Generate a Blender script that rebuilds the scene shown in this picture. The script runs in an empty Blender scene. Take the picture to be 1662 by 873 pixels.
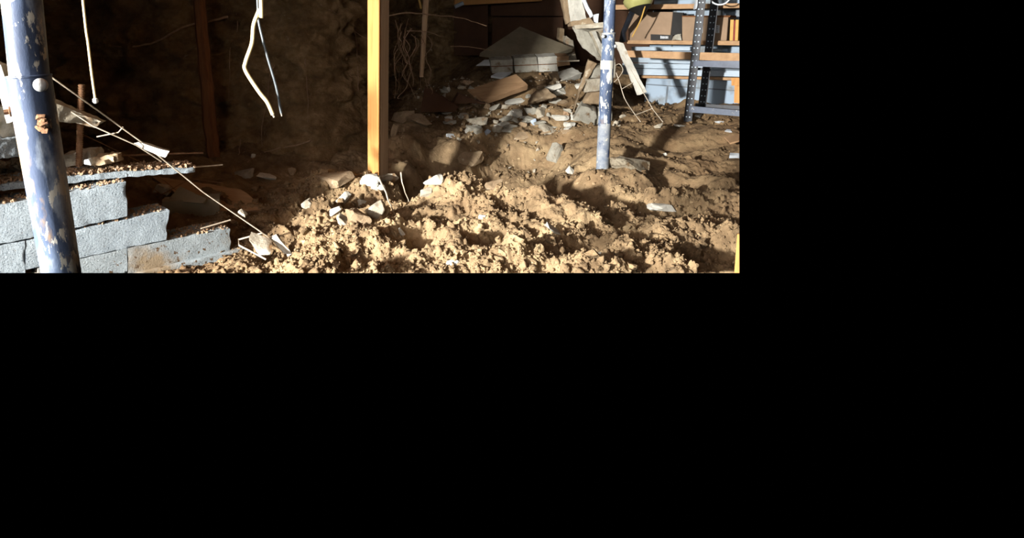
import bpy, bmesh, math, random
import numpy as np
from mathutils import Vector, Matrix, noise, Euler
from mathutils.bvhtree import BVHTree

random.seed(7)
S = bpy.context.scene
COL = S.collection
V = Vector

# ------------------------------------------------------------------ camera, sun, daylight, exposure
PW, PH = 1662.0, 873.0            # frame
F, CX, CY = 867.0, 600.0, 221.5   # focal length and principal point in pixels
PITCH = math.radians(11.0)
CAM = V((0, 0, 1.3))
FW = V((0, math.cos(PITCH), -math.sin(PITCH)))
UP = V((0, math.sin(PITCH), math.cos(PITCH)))
RT = V((1, 0, 0))
cd = bpy.data.cameras.new('camera')
cd.sensor_fit = 'HORIZONTAL'; cd.sensor_width = 36.0
cd.lens = F / PW * 36.0
cd.shift_x = (PW / 2 - CX) / PW
cd.shift_y = -(PH / 2 - CY) / PW
cd.clip_start = 0.02; cd.clip_end = 60
cam = bpy.data.objects.new('camera', cd); COL.objects.link(cam)
cam.location = CAM; cam.rotation_euler = (math.pi / 2 - PITCH, 0, 0)
S.camera = cam

WINDOW_POWER = 1520.0             # low sunlight entering by a small cellar window left behind the camera
FILL_POWER = 56.0
EXPOSURE = 0.0
WINDOW_AT = V((-3.75, -1.2, 1.68))
sl = bpy.data.lights.new('cellar_window_sunlight', 'AREA'); sl.shape = 'RECTANGLE'; sl.size = 0.26; sl.size_y = 0.22; sl.energy = WINDOW_POWER; sl.color = (1.0, 0.965, 0.91)
so = bpy.data.objects.new('cellar_window_sunlight', sl); COL.objects.link(so)
so.location = WINDOW_AT; so.rotation_euler = (V((0.3, 3.2, 0.6)) - WINDOW_AT).to_track_quat('-Z', 'Y').to_euler()
al = bpy.data.lights.new('ambient_fill_light', 'AREA'); al.shape = 'RECTANGLE'; al.size = 2.4; al.size_y = 1.0  # soft fill lamp added behind the camera to lift the shaded areas
al.energy = FILL_POWER; al.color = (1.0, 0.98, 0.94)
ao = bpy.data.objects.new('ambient_fill_light', al); COL.objects.link(ao)
ao.location = (-1.7, -1.9, 2.2); ao.rotation_euler = V((0.2, 1, -0.2)).to_track_quat('-Z', 'Y').to_euler()
wl = bpy.data.lights.new('side_window_daylight', 'AREA'); wl.shape = 'RECTANGLE'; wl.size = 0.9; wl.size_y = 0.7
wl.energy = 3.6; wl.color = (0.86, 0.94, 1.0); wl.spread = math.radians(100)
wo = bpy.data.objects.new('side_window_daylight', wl); COL.objects.link(wo)
wo.location = (2.7, 1.0, 2.2); wo.rotation_euler = (V((2.75, 5.0, 0.95)) - wo.location).to_track_quat('-Z', 'Y').to_euler()
fl = bpy.data.lights.new('post_fill_light', 'AREA'); fl.shape = 'RECTANGLE'; fl.size = 0.4; fl.size_y = 0.4; fl.energy = 3.0; fl.color = (1.0, 0.975, 0.93); fl.spread = math.radians(42)  # weak lamp added to brighten the middle of the near blue post
fo = bpy.data.objects.new('post_fill_light', fl); COL.objects.link(fo)
fo.location = (-2.0, -2.2, 1.9); fo.rotation_euler = (V((0.3, 3.0, 0.7)) - fo.location).to_track_quat('-Z', 'Y').to_euler()
w = bpy.data.worlds.new('world'); S.world = w; w.use_nodes = True
w.node_tree.nodes['Background'].inputs[0].default_value = (0, 0, 0, 1)
w.node_tree.nodes['Background'].inputs[1].default_value = 0.0
vs = S.view_settings
vs.view_transform = 'Standard'; vs.look = 'None'; vs.gamma = 1.0; vs.use_curve_mapping = False
vs.exposure = EXPOSURE
S.cycles.max_bounces = 6; S.cycles.diffuse_bounces = 4

# ------------------------------------------------------------------ helpers
def ray(px, py):
    return RT * ((px - CX) / F) + UP * (-(py - CY) / F) + FW
def at(px, py, Y):
    d = ray(px, py); return CAM + d * (Y / d.y)
def on_plane(px, py, P0, n):
    d = ray(px, py); return CAM + d * ((P0 - CAM).dot(n) / d.dot(n))
# the photograph shows nothing below its lower edge and right of its right edge: nothing is modelled there
CUTS = []
def _cut(pa, pb, inside):
    n = ray(*pa).cross(ray(*pb)).normalized()
    if n.dot(ray(*inside)) < 0: n = -n
    CUTS.append((CAM.copy(), n))
_cut((0, 443), (1200, 443), (600, 200))
_cut((1200, 0), (1200, 443), (600, 200))

def lin(c):
    return tuple(((x / 255) / 12.92 if x / 255 <= 0.04045 else ((x / 255 + 0.055) / 1.055) ** 2.4) for x in c)

def mat(name, cols, scale=6.0, rough=0.85, bump=0.3, bscale=60.0, detail=8.0, spots=None, metal=0.0, stretch=None, bdist=0.01, spec=0.3, bump2=None):
    """noise colour between the given sRGB colours; spots = list of (colour, scale, threshold, softness)."""
    m = bpy.data.materials.new(name); m.use_nodes = True
    nt = m.node_tree; N = nt.nodes; L = nt.links
    b = N['Principled BSDF']; b.inputs['Roughness'].default_value = rough; b.inputs['Metallic'].default_value = metal
    b.inputs['Specular IOR Level'].default_value = spec
    tc = N.new('ShaderNodeTexCoord'); vec = tc.outputs['Object']
    if stretch:
        mp = N.new('ShaderNodeMapping'); mp.inputs['Scale'].default_value = stretch; L.new(vec, mp.inputs['Vector']); vec = mp.outputs['Vector']
    nz = N.new('ShaderNodeTexNoise'); nz.inputs['Scale'].default_value = scale; nz.inputs['Detail'].default_value = detail; nz.inputs['Roughness'].default_value = 0.65
    L.new(vec, nz.inputs['Vector'])
    cr = N.new('ShaderNodeValToRGB'); L.new(nz.outputs['Fac'], cr.inputs['Fac'])
    e = cr.color_ramp.elements
    k = len(cols)
    e[0].position = 0.3; e[0].color = (*lin(cols[0]), 1)
    e[1].position = 0.7; e[1].color = (*lin(cols[-1]), 1)
    for i in range(1, k - 1):
        q = e.new(0.3 + 0.4 * i / (k - 1)); q.color = (*lin(cols[i]), 1)
    out = cr.outputs['Color']
    for i, (c, sc, th, sf) in enumerate(spots or []):
        n2 = N.new('ShaderNodeTexNoise'); n2.inputs['Scale'].default_value = sc; n2.inputs['Detail'].default_value = 6; n2.inputs['Roughness'].default_value = 0.6
        n2.noise_dimensions = '4D'; n2.inputs['W'].default_value = 3.7 * (i + 1)
        L.new(vec, n2.inputs['Vector'])
        mr = N.new('ShaderNodeMapRange'); mr.inputs['From Min'].default_value = th; mr.inputs['From Max'].default_value = th + sf
        L.new(n2.outputs['Fac'], mr.inputs['Value'])
        mx = N.new('ShaderNodeMix'); mx.data_type = 'RGBA'
        L.new(mr.outputs['Result'], mx.inputs['Factor']); L.new(out, mx.inputs['A']); mx.inputs['B'].default_value = (*lin(c), 1)
        out = mx.outputs['Result']
    L.new(out, b.inputs['Base Color'])
    if bump:
        bn = N.new('ShaderNodeTexNoise'); bn.inputs['Scale'].default_value = bscale; bn.inputs['Detail'].default_value = 6; bn.inputs['Roughness'].default_value = 0.7
        L.new(vec, bn.inputs['Vector'])
        bp = N.new('ShaderNodeBump'); bp.inputs['Strength'].default_value = bump; bp.inputs['Distance'].default_value = bdist
        L.new(bn.outputs['Fac'], bp.inputs['Height'])
        L.new(bp.outputs['Normal'], b.inputs['Normal'])
    return m

MT = {}
MT['soil'] = mat('soil', [(100, 81, 58), (144, 122, 92), (184, 161, 124)], 5, 0.95, 0.6, 90, bdist=0.012, spots=[((190, 168, 132), 26, 0.62, 0.06), ((152, 124, 92), 2.1, 0.52, 0.2)])
def moist_and_dim(m):  # darkens soil by place: damp earth at the sides, painted shade far back
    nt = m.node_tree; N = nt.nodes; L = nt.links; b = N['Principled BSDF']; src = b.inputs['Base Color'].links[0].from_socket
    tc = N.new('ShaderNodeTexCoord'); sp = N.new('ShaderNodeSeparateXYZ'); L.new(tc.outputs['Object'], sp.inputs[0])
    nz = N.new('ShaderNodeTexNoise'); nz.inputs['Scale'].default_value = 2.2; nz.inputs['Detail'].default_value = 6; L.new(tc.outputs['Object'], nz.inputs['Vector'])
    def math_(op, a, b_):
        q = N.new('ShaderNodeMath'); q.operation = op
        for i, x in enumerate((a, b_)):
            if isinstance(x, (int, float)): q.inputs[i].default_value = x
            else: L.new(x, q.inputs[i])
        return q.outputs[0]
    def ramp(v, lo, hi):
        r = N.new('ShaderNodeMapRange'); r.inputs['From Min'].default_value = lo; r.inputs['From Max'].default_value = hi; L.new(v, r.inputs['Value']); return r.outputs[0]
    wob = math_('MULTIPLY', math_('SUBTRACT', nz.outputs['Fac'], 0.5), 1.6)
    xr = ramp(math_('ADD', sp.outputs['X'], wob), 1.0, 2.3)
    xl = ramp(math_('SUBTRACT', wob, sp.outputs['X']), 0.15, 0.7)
    yf = ramp(math_('ADD', sp.outputs['Y'], wob), 4.5, 5.0)  # far slope darkened in colour in place of weaker light
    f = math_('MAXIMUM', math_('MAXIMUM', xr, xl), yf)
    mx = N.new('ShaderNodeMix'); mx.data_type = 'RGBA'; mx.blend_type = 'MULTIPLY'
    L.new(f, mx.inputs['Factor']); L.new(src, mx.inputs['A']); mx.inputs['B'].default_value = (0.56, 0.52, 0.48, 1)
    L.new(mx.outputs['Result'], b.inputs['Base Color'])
moist_and_dim(MT['soil'])
MT['earth'] = mat('earth', [(88, 66, 42), (130, 104, 70), (166, 138, 100)], 5, 0.95, 0.9, 45, bdist=0.03, spots=[((150, 120, 85), 22, 0.64, 0.05), ((170, 150, 120), 9, 0.66, 0.04)])
MT['block'] = mat('block', [(138, 150, 158), (163, 175, 182)], 9, 0.9, 1.0, 120, bdist=0.009, spots=[((84, 98, 108), 190, 0.57, 0.05), ((112, 96, 76), 60, 0.66, 0.03), ((140, 132, 116), 3, 0.62, 0.15)])
MT['blockmuddy'] = mat('blockmuddy', [(134, 144, 148), (158, 168, 172)], 9, 0.92, 1.0, 120, bdist=0.009, spots=[((84, 92, 96), 190, 0.57, 0.05), ((138, 122, 98), 3.5, 0.50, 0.14), ((92, 72, 50), 46, 0.60, 0.03)])
MT['blockgrey'] = mat('blockgrey', [(128, 124, 112), (172, 170, 158)], 9, 0.92, 0.6, 120, bdist=0.008, spots=[((104, 82, 58), 12, 0.57, 0.1)])
MT['rubbletop'] = mat('rubbletop', [(124, 98, 74), (180, 152, 122)], 40, 0.95, 0.9, 120, bdist=0.012, spots=[((196, 184, 165), 70, 0.6, 0.05)])
MT['rock'] = mat('rock', [(132, 122, 104), (190, 184, 168)], 12, 0.9, 0.6, 60, bdist=0.01, spots=[((140, 108, 72), 9, 0.53, 0.12)])
MT['pale'] = mat('pale', [(168, 166, 156), (206, 204, 194)], 12, 0.9, 0.5, 80, bdist=0.006, spots=[((150, 130, 100), 10, 0.62, 0.08)])
MT['tanrock'] = mat('tanrock', [(122, 102, 78), (166, 146, 118)], 10, 0.93, 0.6, 60, bdist=0.01, spots=[((190, 180, 158), 14, 0.6, 0.1)])
MT['rubblepale'] = mat('rubblepale', [(132, 118, 96), (190, 180, 158)], 22, 0.95, 1.0, 50, bdist=0.04, spots=[((120, 98, 70), 16, 0.55, 0.06)])
MT['timber'] = mat('timber', [(158, 110, 60), (188, 138, 80), (174, 126, 72)], 3, 0.7, 0.12, 30, stretch=(14, 14, 0.8), spots=[((176, 108, 66), 1.3, 0.6, 0.1)])
MT['timbergrey'] = mat('timbergrey', [(168, 140, 110), (196, 168, 136)], 3, 0.75, 0.15, 30, stretch=(16, 16, 0.8))
MT['darkwood'] = mat('darkwood', [(78, 46, 24), (124, 80, 44)], 4, 0.75, 0.3, 30, stretch=(9, 9, 0.8), spots=[((190, 160, 110), 8, 0.68, 0.04)])
MT['board'] = mat('board', [(140, 110, 80), (170, 138, 104)], 4, 0.8, 0.15, 40, stretch=(1, 6, 6))
MT['bluesteel'] = mat('bluesteel', [(48, 58, 78), (74, 88, 114), (102, 118, 142)], 7, 0.5, 0.15, 50, spec=0.25, stretch=(1, 1, .4),
                      spots=[((176, 188, 200), 13, 0.50, 0.16), ((200, 200, 190), 42, 0.55, 0.03), ((140, 116, 84), 9, 0.60, 0.06)])
MT['wornpaint'] = mat('wornpaint', [(96, 108, 126), (150, 154, 156)], 16, 0.7, 0.2, 60, spots=[((60, 76, 108), 9, 0.55, 0.08), ((190, 186, 172), 30, 0.6, 0.05)])
MT['bolt'] = mat('bolt', [(150, 150, 146), (200, 204, 206)], 30, 0.5, 0.2, 60, metal=0.3)
MT['rust'] = mat('rust', [(96, 66, 44), (146, 112, 82)], 40, 0.85, 0.5, 120)
MT['wire'] = mat('wire', [(150, 136, 116), (200, 190, 172)], 30, 0.5, 0.1, 80, metal=0.2)
MT['cream'] = mat('cream', [(222, 200, 142), (240, 226, 176)], 14, 0.6, 0.1, 60)
MT['blackcable'] = mat('blackcable', [(52, 58, 62), (96, 104, 108)], 20, 0.4, 0.05, 60, spec=0.6)
MT['root'] = mat('root', [(128, 102, 78), (170, 140, 112)], 30, 0.9, 0.4, 120)
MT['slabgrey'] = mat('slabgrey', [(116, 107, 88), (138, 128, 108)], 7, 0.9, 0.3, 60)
MT['brownpanel'] = mat('brownpanel', [(70, 48, 34), (88, 62, 44)], 3, 0.85, 0.2, 30)
MT['cardboard'] = mat('cardboard', [(124, 104, 84), (144, 122, 100)], 5, 0.85, 0.08, 60)
MT['darksteel'] = mat('darksteel', [(22, 25, 31), (40, 45, 54)], 9, 0.45, 0.1, 60, spec=0.5, spots=[((120, 120, 118), 30, 0.68, 0.04)])
MT['beamsteel'] = mat('beamsteel', [(48, 58, 76), (70, 82, 102)], 9, 0.45, 0.1, 60, spec=0.5, spots=[((150, 150, 148), 20, 0.63, 0.06)])
MT['hole'] = mat('hole', [(170, 190, 206), (205, 222, 236)], 9, 0.8, 0, 60)
MT['olive'] = mat('olive', [(140, 138, 82), (170, 168, 110)], 8, 0.35, 0.05, 40, spec=0.5)
MT['yellow'] = mat('yellow', [(166, 128, 60), (186, 150, 80)], 10, 0.6, 0.05, 60)
MT['red'] = mat('red', [(120, 26, 30), (140, 36, 36)], 10, 0.6, 0.05, 60)
MT['siding'] = mat('siding', [(148, 164, 178), (170, 184, 196)], 8, 0.6, 0.05, 60, stretch=(1, 1, 8))
MT['white'] = mat('white', [(196, 204, 210), (216, 222, 226)], 8, 0.6, 0.05, 60)
MT['whitedim'] = mat('whitedim', [(200, 202, 196), (222, 224, 220)], 8, 0.75, 0.1, 60)
MT['black'] = mat('black', [(18, 17, 16), (32, 30, 28)], 8, 0.6, 0.1, 60)
MT['bluedeb'] = mat('bluedeb', [(146, 160, 176), (170, 184, 198)], 8, 0.5, 0.05, 60)
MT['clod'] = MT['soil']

class MB:
    def __init__(s): s.v = []; s.f = []
    def add(s, vs, fs):
        k = len(s.v); s.v += [V(p) for p in vs]; s.f += [tuple(i + k for i in f) for f in fs]; return s
    def hexa(s, front, depth, n=(1, 1, 1), amp=0.0, freq=20.0, chip=0.0, seed=0):
        """front = TL, TR, BR, BL; depth = vector to the back face. n = cuts across width, height, depth."""
        TL, TR, BR, BL = [V(p) for p in front]; depth = V(depth)
        def P(u, v, w):
            return (TL * (1 - u) + TR * u) * (1 - v) + (BL * (1 - u) + BR * u) * v + depth * w
        idx = {}; vs = []; fs = []
        nu, nv, nw = n
        def vi(i, j, k):
            key = (i, j, k)
            if key not in idx:
                idx[key] = len(vs); p = P(i / nu, j / nv, k / nw)
                if amp:
                    q = p * freq + V((seed * 3.1, seed * 1.7, seed))
                    p = p + noise.noise_vector(q) * amp + noise.noise_vector(q * 3.1) * amp * 0.5
                    if chip:
                        onb = (i in (0, nu)) + (j in (0, nv)) + (k in (0, nw))
                        if onb >= 2:
                            c = P(.5, .5, .5); t = max(0, noise.noise(q * 0.9 + V((9, 9, 9)))) * chip
                            p = p + (c - p).normalized() * t
                vs.append(p)
            return idx[key]
        for i in range(nu):
            for j in range(nv):
                fs.append((vi(i, j, 0), vi(i, j + 1, 0), vi(i + 1, j + 1, 0), vi(i + 1, j, 0)))
                fs.append((vi(i, j, nw), vi(i + 1, j, nw), vi(i + 1, j + 1, nw), vi(i, j + 1, nw)))
        for i in range(nu):
            for k in range(nw):
                fs.append((vi(i, 0, k), vi(i + 1, 0, k), vi(i + 1, 0, k + 1), vi(i, 0, k + 1)))
                fs.append((vi(i, nv, k), vi(i, nv, k + 1), vi(i + 1, nv, k + 1), vi(i + 1, nv, k)))
        for j in range(nv):
            for k in range(nw):
                fs.append((vi(0, j, k), vi(0, j, k + 1), vi(0, j + 1, k + 1), vi(0, j + 1, k)))
                fs.append((vi(nu, j, k), vi(nu, j + 1, k), vi(nu, j + 1, k + 1), vi(nu, j, k + 1)))
        return s.add(vs, fs)
    def box(s, c, ax, ay, az, **kw):
        """centre and three half-axes (vectors)"""
        c, ax, ay, az = V(c), V(ax), V(ay), V(az)
        return s.hexa([c - ax - ay + az, c + ax - ay + az, c + ax - ay - az, c - ax - ay - az], ay * 2, **kw)
    def tube(s, pts, r, n=8, cap=True, twist=0.0):
        pts = [V(p) for p in pts]; m = len(pts)
        rs = r if isinstance(r, (list, tuple)) else [r] * m
        vs = []; fs = []; ref = None
        for i, p in enumerate(pts):
            t = (pts[min(i + 1, m - 1)] - pts[max(i - 1, 0)]).normalized()
            if ref is None:
                ref = t.cross(V((0, 0, 1)));
                if ref.length < 0.05: ref = V((1, 0, 0))
            a = (ref - t * ref.dot(t)).normalized(); ref = a; b = t.cross(a)
            for k in range(n):
                th = 2 * math.pi * k / n + twist
                vs.append(p + (a * math.cos(th) + b * math.sin(th)) * rs[i])
        for i in range(m - 1):
            for k in range(n):
                k2 = (k + 1) % n
                fs.append((i * n + k, i * n + k2, (i + 1) * n + k2, (i + 1) * n + k))
        if cap:
            fs.append(tuple(range(n))[::-1]); fs.append(tuple((m - 1) * n + k for k in range(n)))
        return s.add(vs, fs)
    def rock(s, c, dims, rot=(0, 0, 0), seed=0, npts=13, boxy=0.5, rough=0.06):
        rnd = random.Random(seed * 77 + 5); bm = bmesh.new(); R = Euler(rot).to_matrix(); c = V(c)
        for _ in range(npts):
            p = V([rnd.uniform(-1, 1) for _ in range(3)])
            if p.length > 1e-3:
                q = p.normalized(); mx = max(abs(x) for x in p)
                p = q * (1 - boxy) + (p / mx) * boxy
            bm.verts.new(p)
        r = bmesh.ops.convex_hull(bm, input=bm.verts)
        bmesh.ops.delete(bm, geom=[g for g in r['geom_interior'] if isinstance(g, bmesh.types.BMVert)], context='VERTS')
        bmesh.ops.bevel(bm, geom=list(bm.edges), offset=0.07, segments=1, affect='EDGES', clamp_overlap=True)
        bmesh.ops.triangulate(bm, faces=list(bm.faces))
        bmesh.ops.subdivide_edges(bm, edges=list(bm.edges), cuts=1)
        for v in bm.verts:
            v.co += noise.noise_vector(v.co * 2.3 + V((seed, 0, 0))) * rough + noise.noise_vector(v.co * 6 + V((seed, 5, 0))) * rough * .5
        bmesh.ops.triangulate(bm, faces=list(bm.faces))
        bm.verts.ensure_lookup_table(); bm.verts.index_update()
        mn = [min(v.co[k] for v in bm.verts) for k in range(3)]; mxx = [max(v.co[k] for v in bm.verts) for k in range(3)]
        vs = []
        for v in bm.verts:
            p = V([((v.co[k] - mn[k]) / (mxx[k] - mn[k]) - .5) * dims[k] for k in range(3)])
            vs.append(c + R @ p)
        fs = [tuple(x.index for x in f.verts) for f in bm.faces]; bm.free()
        return s.add(vs, fs)
    def lathe(s, base, prof, n=24, axis=V((0, 0, 1))):
        q = axis.to_track_quat('Z', 'Y').to_matrix(); vs = []; fs = []; m = len(prof); base = V(base)
        for r, z in prof:
            for k in range(n):
                th = 2 * math.pi * k / n; vs.append(base + q @ V((r * math.cos(th), r * math.sin(th), z)))
        for i in range(m - 1):
            for k in range(n):
                k2 = (k + 1) % n; fs.append((i * n + k, i * n + k2, (i + 1) * n + k2, (i + 1) * n + k))
        fs.append(tuple(range(n))[::-1]); fs.append(tuple((m - 1) * n + k for k in range(n)))
        return s.add(vs, fs)

def root_of(o):
    while o.parent: o = o.parent
    return o
def build(name, mb, m, parent=None, smooth=False, bevel=0.0):
    if parent is not None: org = root_of(parent).location
    else:
        n = len(mb.v)
        org = V((sum(p.x for p in mb.v) / n, sum(p.y for p in mb.v) / n, min(p.z for p in mb.v)))
    me = bpy.data.meshes.new(name)
    me.from_pydata([tuple(p - org) for p in mb.v], [], mb.f)
    o = bpy.data.objects.new(name, me); COL.objects.link(o)
    if parent is not None: o.parent = parent
    else: o.location = org
    me.materials.append(MT[m] if isinstance(m, str) else m)
    bm = bmesh.new(); bm.from_mesh(me)
    bmesh.ops.recalc_face_normals(bm, faces=bm.faces)
    if bevel: bmesh.ops.bevel(bm, geom=list(bm.edges), offset=bevel, segments=2, affect='EDGES', clamp_overlap=True)
    bm.to_mesh(me); bm.free()
    if smooth:
        for p in me.polygons: p.use_smooth = True
        try: me.set_sharp_from_angle(angle=math.radians(40))
        except Exception: pass
    return o
def thing(name, loc, label, cat, group=None):
    o = bpy.data.objects.new(name, None); COL.objects.link(o); o.location = loc; o.empty_display_size = 0.05
    return tag(o, label, cat, group)
def tag(o, label, cat, group=None, kind=None):
    o['label'] = label; o['category'] = cat
    if group: o['group'] = group
    if kind: o['kind'] = kind
    return o
def struct(o):
    o['kind'] = 'structure'; return o

def smooth_path(pts, sub=6):
    pts = [V(p) for p in pts]; out = []
    for i in range(len(pts) - 1):
        p0, p1, p2, p3 = pts[max(i - 1, 0)], pts[i], pts[i + 1], pts[min(i + 2, len(pts) - 1)]
        for k in range(sub):
            t = k / sub
            out.append(0.5 * ((2 * p1) + (p2 - p0) * t + (2 * p0 - 5 * p1 + 4 * p2 - p3) * t * t + (3 * p1 - p0 - 3 * p2 + p3) * t ** 3))
    out.append(pts[-1]); return out

# ------------------------------------------------------------------ ground
def _h(ix, iy, s):
    n = (ix.astype(np.int64) * 374761393 + iy.astype(np.int64) * 668265263 + s * 1442695041) & 0x7fffffff
    n = ((n ^ (n >> 13)) * 1274126177) & 0x7fffffff
    n = n ^ (n >> 16)
    return (n & 0xffff) / 65535.0
def vnoise(x, y, s):
    ix = np.floor(x); iy = np.floor(y); fx = x - ix; fy = y - iy
    fx = fx * fx * fx * (fx * (fx * 6 - 15) + 10); fy = fy * fy * fy * (fy * (fy * 6 - 15) + 10)
    ix = ix.astype(np.int64); iy = iy.astype(np.int64)
    a = _h(ix, iy, s); b = _h(ix + 1, iy, s); c = _h(ix, iy + 1, s); d = _h(ix + 1, iy + 1, s)
    return (a * (1 - fx) + b * fx) * (1 - fy) + (c * (1 - fx) + d * fx) * fy - 0.5
def fbm(x, y, s, o=4):
    r = 0; a = 1.0
    for i in range(o):
        r = r + a * vnoise(x, y, s + i * 17); x = x * 2.03 + 1.7; y = y * 2.03 + 4.1; a *= 0.5
    return r
def caps(x, y, cell, s, rmin=0.25, rmax=0.75, dens=0.8):
    """rounded clods: the highest of spherical caps on a jittered grid"""
    gx = np.floor(x / cell).astype(np.int64); gy = np.floor(y / cell).astype(np.int64); out = np.zeros_like(x)
    for dx in (-1, 0, 1):
        for dy in (-1, 0, 1):
            ix = gx + dx; iy = gy + dy
            px = (ix + _h(ix, iy, s)) * cell; py = (iy + _h(ix, iy, s + 1)) * cell
            r = (rmin + (rmax - rmin) * _h(ix, iy, s + 2)) * cell * (_h(ix, iy, s + 3) < dens)
            d2 = (x - px) ** 2 + (y - py) ** 2
            out = np.maximum(out, np.sqrt(np.maximum(r * r - d2, 0)))
    return out

CTRL = []
def cp(px, py, Y): p = at(px, py, Y); CTRL.append((p.x, p.y, p.z))
for a in [(300, 443, 2.12), (370, 420, 2.3), (450, 443, 2.1), (600, 443, 2.05), (800, 443, 2.0), (1000, 443, 2.0), (1200, 443, 2.05),
          (480, 400, 2.35), (600, 400, 2.3), (800, 400, 2.25), (520, 340, 2.8), (620, 340, 2.75), (540, 292, 3.15), (612, 283, 3.3), (700, 290, 3.0), (760, 294, 2.92),
          (820, 300, 2.82), (890, 304, 2.75), (940, 322, 2.62), (850, 350, 2.6), (730, 340, 2.65), (960, 380, 2.4),
          (850, 272, 4.35), (750, 262, 4.2), (850, 232, 4.55), (740, 225, 4.3), (850, 207, 4.65), (740, 205, 4.6), (850, 172, 5.2), (740, 180, 5.0), (850, 130, 5.7), (850, 97, 6.1), (760, 130, 5.6),
          (940, 205, 4.5), (930, 170, 5.0), (930, 130, 5.5),
          (430, 290, 3.4), (430, 330, 2.97), (450, 240, 3.95), (350, 240, 3.95), (300, 260, 3.6), (200, 240, 3.75), (100, 240, 3.75), (650, 215, 4.3), (560, 250, 3.9), (660, 185, 5.0), (650, 250, 3.75),
          (978, 274, 3.4), (1010, 268, 3.4), (930, 280, 3.6), (1000, 240, 3.75), (1020, 345, 2.75), (1060, 350, 2.6), (1060, 320, 3.0), (1120, 320, 3.0), (1150, 350, 2.6), (1180, 400, 2.25), (1100, 400, 2.2),
          (1100, 250, 3.75), (1180, 240, 3.75), (1200, 300, 3.1), (1020, 200, 4.35), (1100, 205, 4.2), (1190, 210, 3.95), (1110, 190, 4.3), (1060, 165, 5.1), (1180, 178, 4.4), (1150, 162, 4.9), (1000, 180, 4.8)]:
    cp(*a)
CTRL += [(0.2, 3.6, 0.14), (0.45, 3.55, 0.12), (0.7, 3.45, 0.12), (0.9, 3.4, 0.12), (1.2, 3.3, 0.14), (0.9, 3.8, 0.10), (0.6, 3.85, 0.12), (1.1, 3.55, .12), (.95, 4.1, .11), (.65, 4.05, .12), (1.2, 3.9, .12), (.35, 3.2, .2), (.6, 3.15, .16), (.85, 3.1, .16), (1.1, 3.0, .2), (1.5, 2.9, 0.22), (1.25, 3.0, 0.2), (1.8, 2.78, 0.26), (2.2, 3.0, 0.36),
         (-1.0, 2.6, 0.42), (-1.5, 2.6, 0.45), (-2.0, 3.0, 0.45), (-0.8, 2.75, 0.36), (-.55, 2.6, .30), (-0.35, 2.8, 0.30), (-3, 4, .45), (-2.2, 2.2, .3), (-1.2, 1.6, .05), (-0.7, 1.9, .2), (3, 6.5, .9), (0.5, 6.6, .6), (1.6, 7, 1.0)]
CT = np.array(CTRL)
def base_h(x, y):
    num = np.zeros_like(x); den = np.zeros_like(x)
    for cx, cy, cz in CT:
        w_ = 1.0 / ((x - cx) ** 2 + (y - cy) ** 2 + 0.006) ** 2.0
        num += w_ * cz; den += w_
    return num / den
def sstep(a, b, t):
    t = np.clip((t - a) / (b - a), 0, 1); return t * t * (3 - 2 * t)
def height(x, y, fine=True):
    h = base_h(x, y)
    near = 1 - sstep(3.0, 3.5, y + 0.12 * vnoise(x * 3, y * 3, 3))
    right = sstep(1.1, 1.7, x)
    left = 1 - sstep(-.75, -.3, x)
    amp = 0.42 + 0.58 * near * (1 - .25 * right) * (1 - .6 * left)
    wx = x + 0.05 * vnoise(x * 5, y * 5, 61); wy = y + 0.05 * vnoise(x * 5, y * 5, 62)
    h = h + amp * 0.15 * fbm(wx * 4.2, wy * 5.0, 11, 3)
    clump = np.clip(0.55 + 1.5 * fbm(x * 3.5, y * 3.5, 91, 2), 0, 1)
    bil = lambda f, s_: np.abs(fbm(wx * f, wy * f, s_, 2))
    h = h + amp * (0.26 * caps(wx + .02 * fbm(x * 26, y * 26, 63, 2), wy * 1.15 + .02 * fbm(x * 26, y * 26, 64, 2), 0.15, 21) * clump + 0.05 * bil(6.5, 101) + 0.035 * bil(15, 111) * (.5 + .5 * clump) + 0.04 * bil(38, 121) * (.4 + .9 * clump) - 0.035)
    # furrows that run away to the right in the trampled earth
    d = (x * 0.5 + y * 0.86)
    h = h + right * 0.045 * vnoise(d * 9 + 2 * vnoise(x * 1.7, y * 1.7, 5), x * 2.4, 77)
    if fine:
        h = h + amp * (0.55 * caps(wx, wy, 0.03, 41, dens=.55) * clump + 0.45 * caps(x, y, 0.012, 51, dens=.5) + 0.028 * np.abs(fbm(x * 80, y * 80, 131, 2))) + 0.008 * fbm(x * 30, y * 30, 71, 3)
    return h - 0.02

ys = [1.75]
while ys[-1] < 7.3: ys.append(ys[-1] + 0.0024 * ys[-1])
ys = np.array(ys); xs = np.arange(-2.9, 3.75, 0.0075)
Xg, Yg = np.meshgrid(xs, ys)
Zg = height(Xg, Yg)
def grid_mesh(name, X, Y, Z, keep=None):
    r, c = X.shape
    vid = np.arange(r * c).reshape(r, c)
    q = np.stack([vid[:-1, :-1], vid[:-1, 1:], vid[1:, 1:], vid[1:, :-1]], -1).reshape(-1, 4)
    P = np.stack([X, Y, Z], -1).reshape(-1, 3)
    if keep is not None:
        kk = keep.reshape(-1); q = q[kk[q].any(1)]
        used = np.unique(q); mp = np.full(r * c, -1); mp[used] = np.arange(len(used)); P = P[used]; q = mp[q]
    me = bpy.data.meshes.new(name)
    me.vertices.add(len(P)); me.vertices.foreach_set('co', P.astype(np.float32).ravel())
    me.loops.add(q.size); me.loops.foreach_set('vertex_index', q.astype(np.int32).ravel())
    me.polygons.add(len(q)); me.polygons.foreach_set('loop_start', np.arange(0, q.size, 4, dtype=np.int32))
    me.polygons.foreach_set('loop_total', np.full(len(q), 4, dtype=np.int32))
    me.update(calc_edges=True)
    me.polygons.foreach_set('use_smooth', np.ones(len(q), dtype=bool))
    o = bpy.data.objects.new(name, me); COL.objects.link(o); return o
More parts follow.
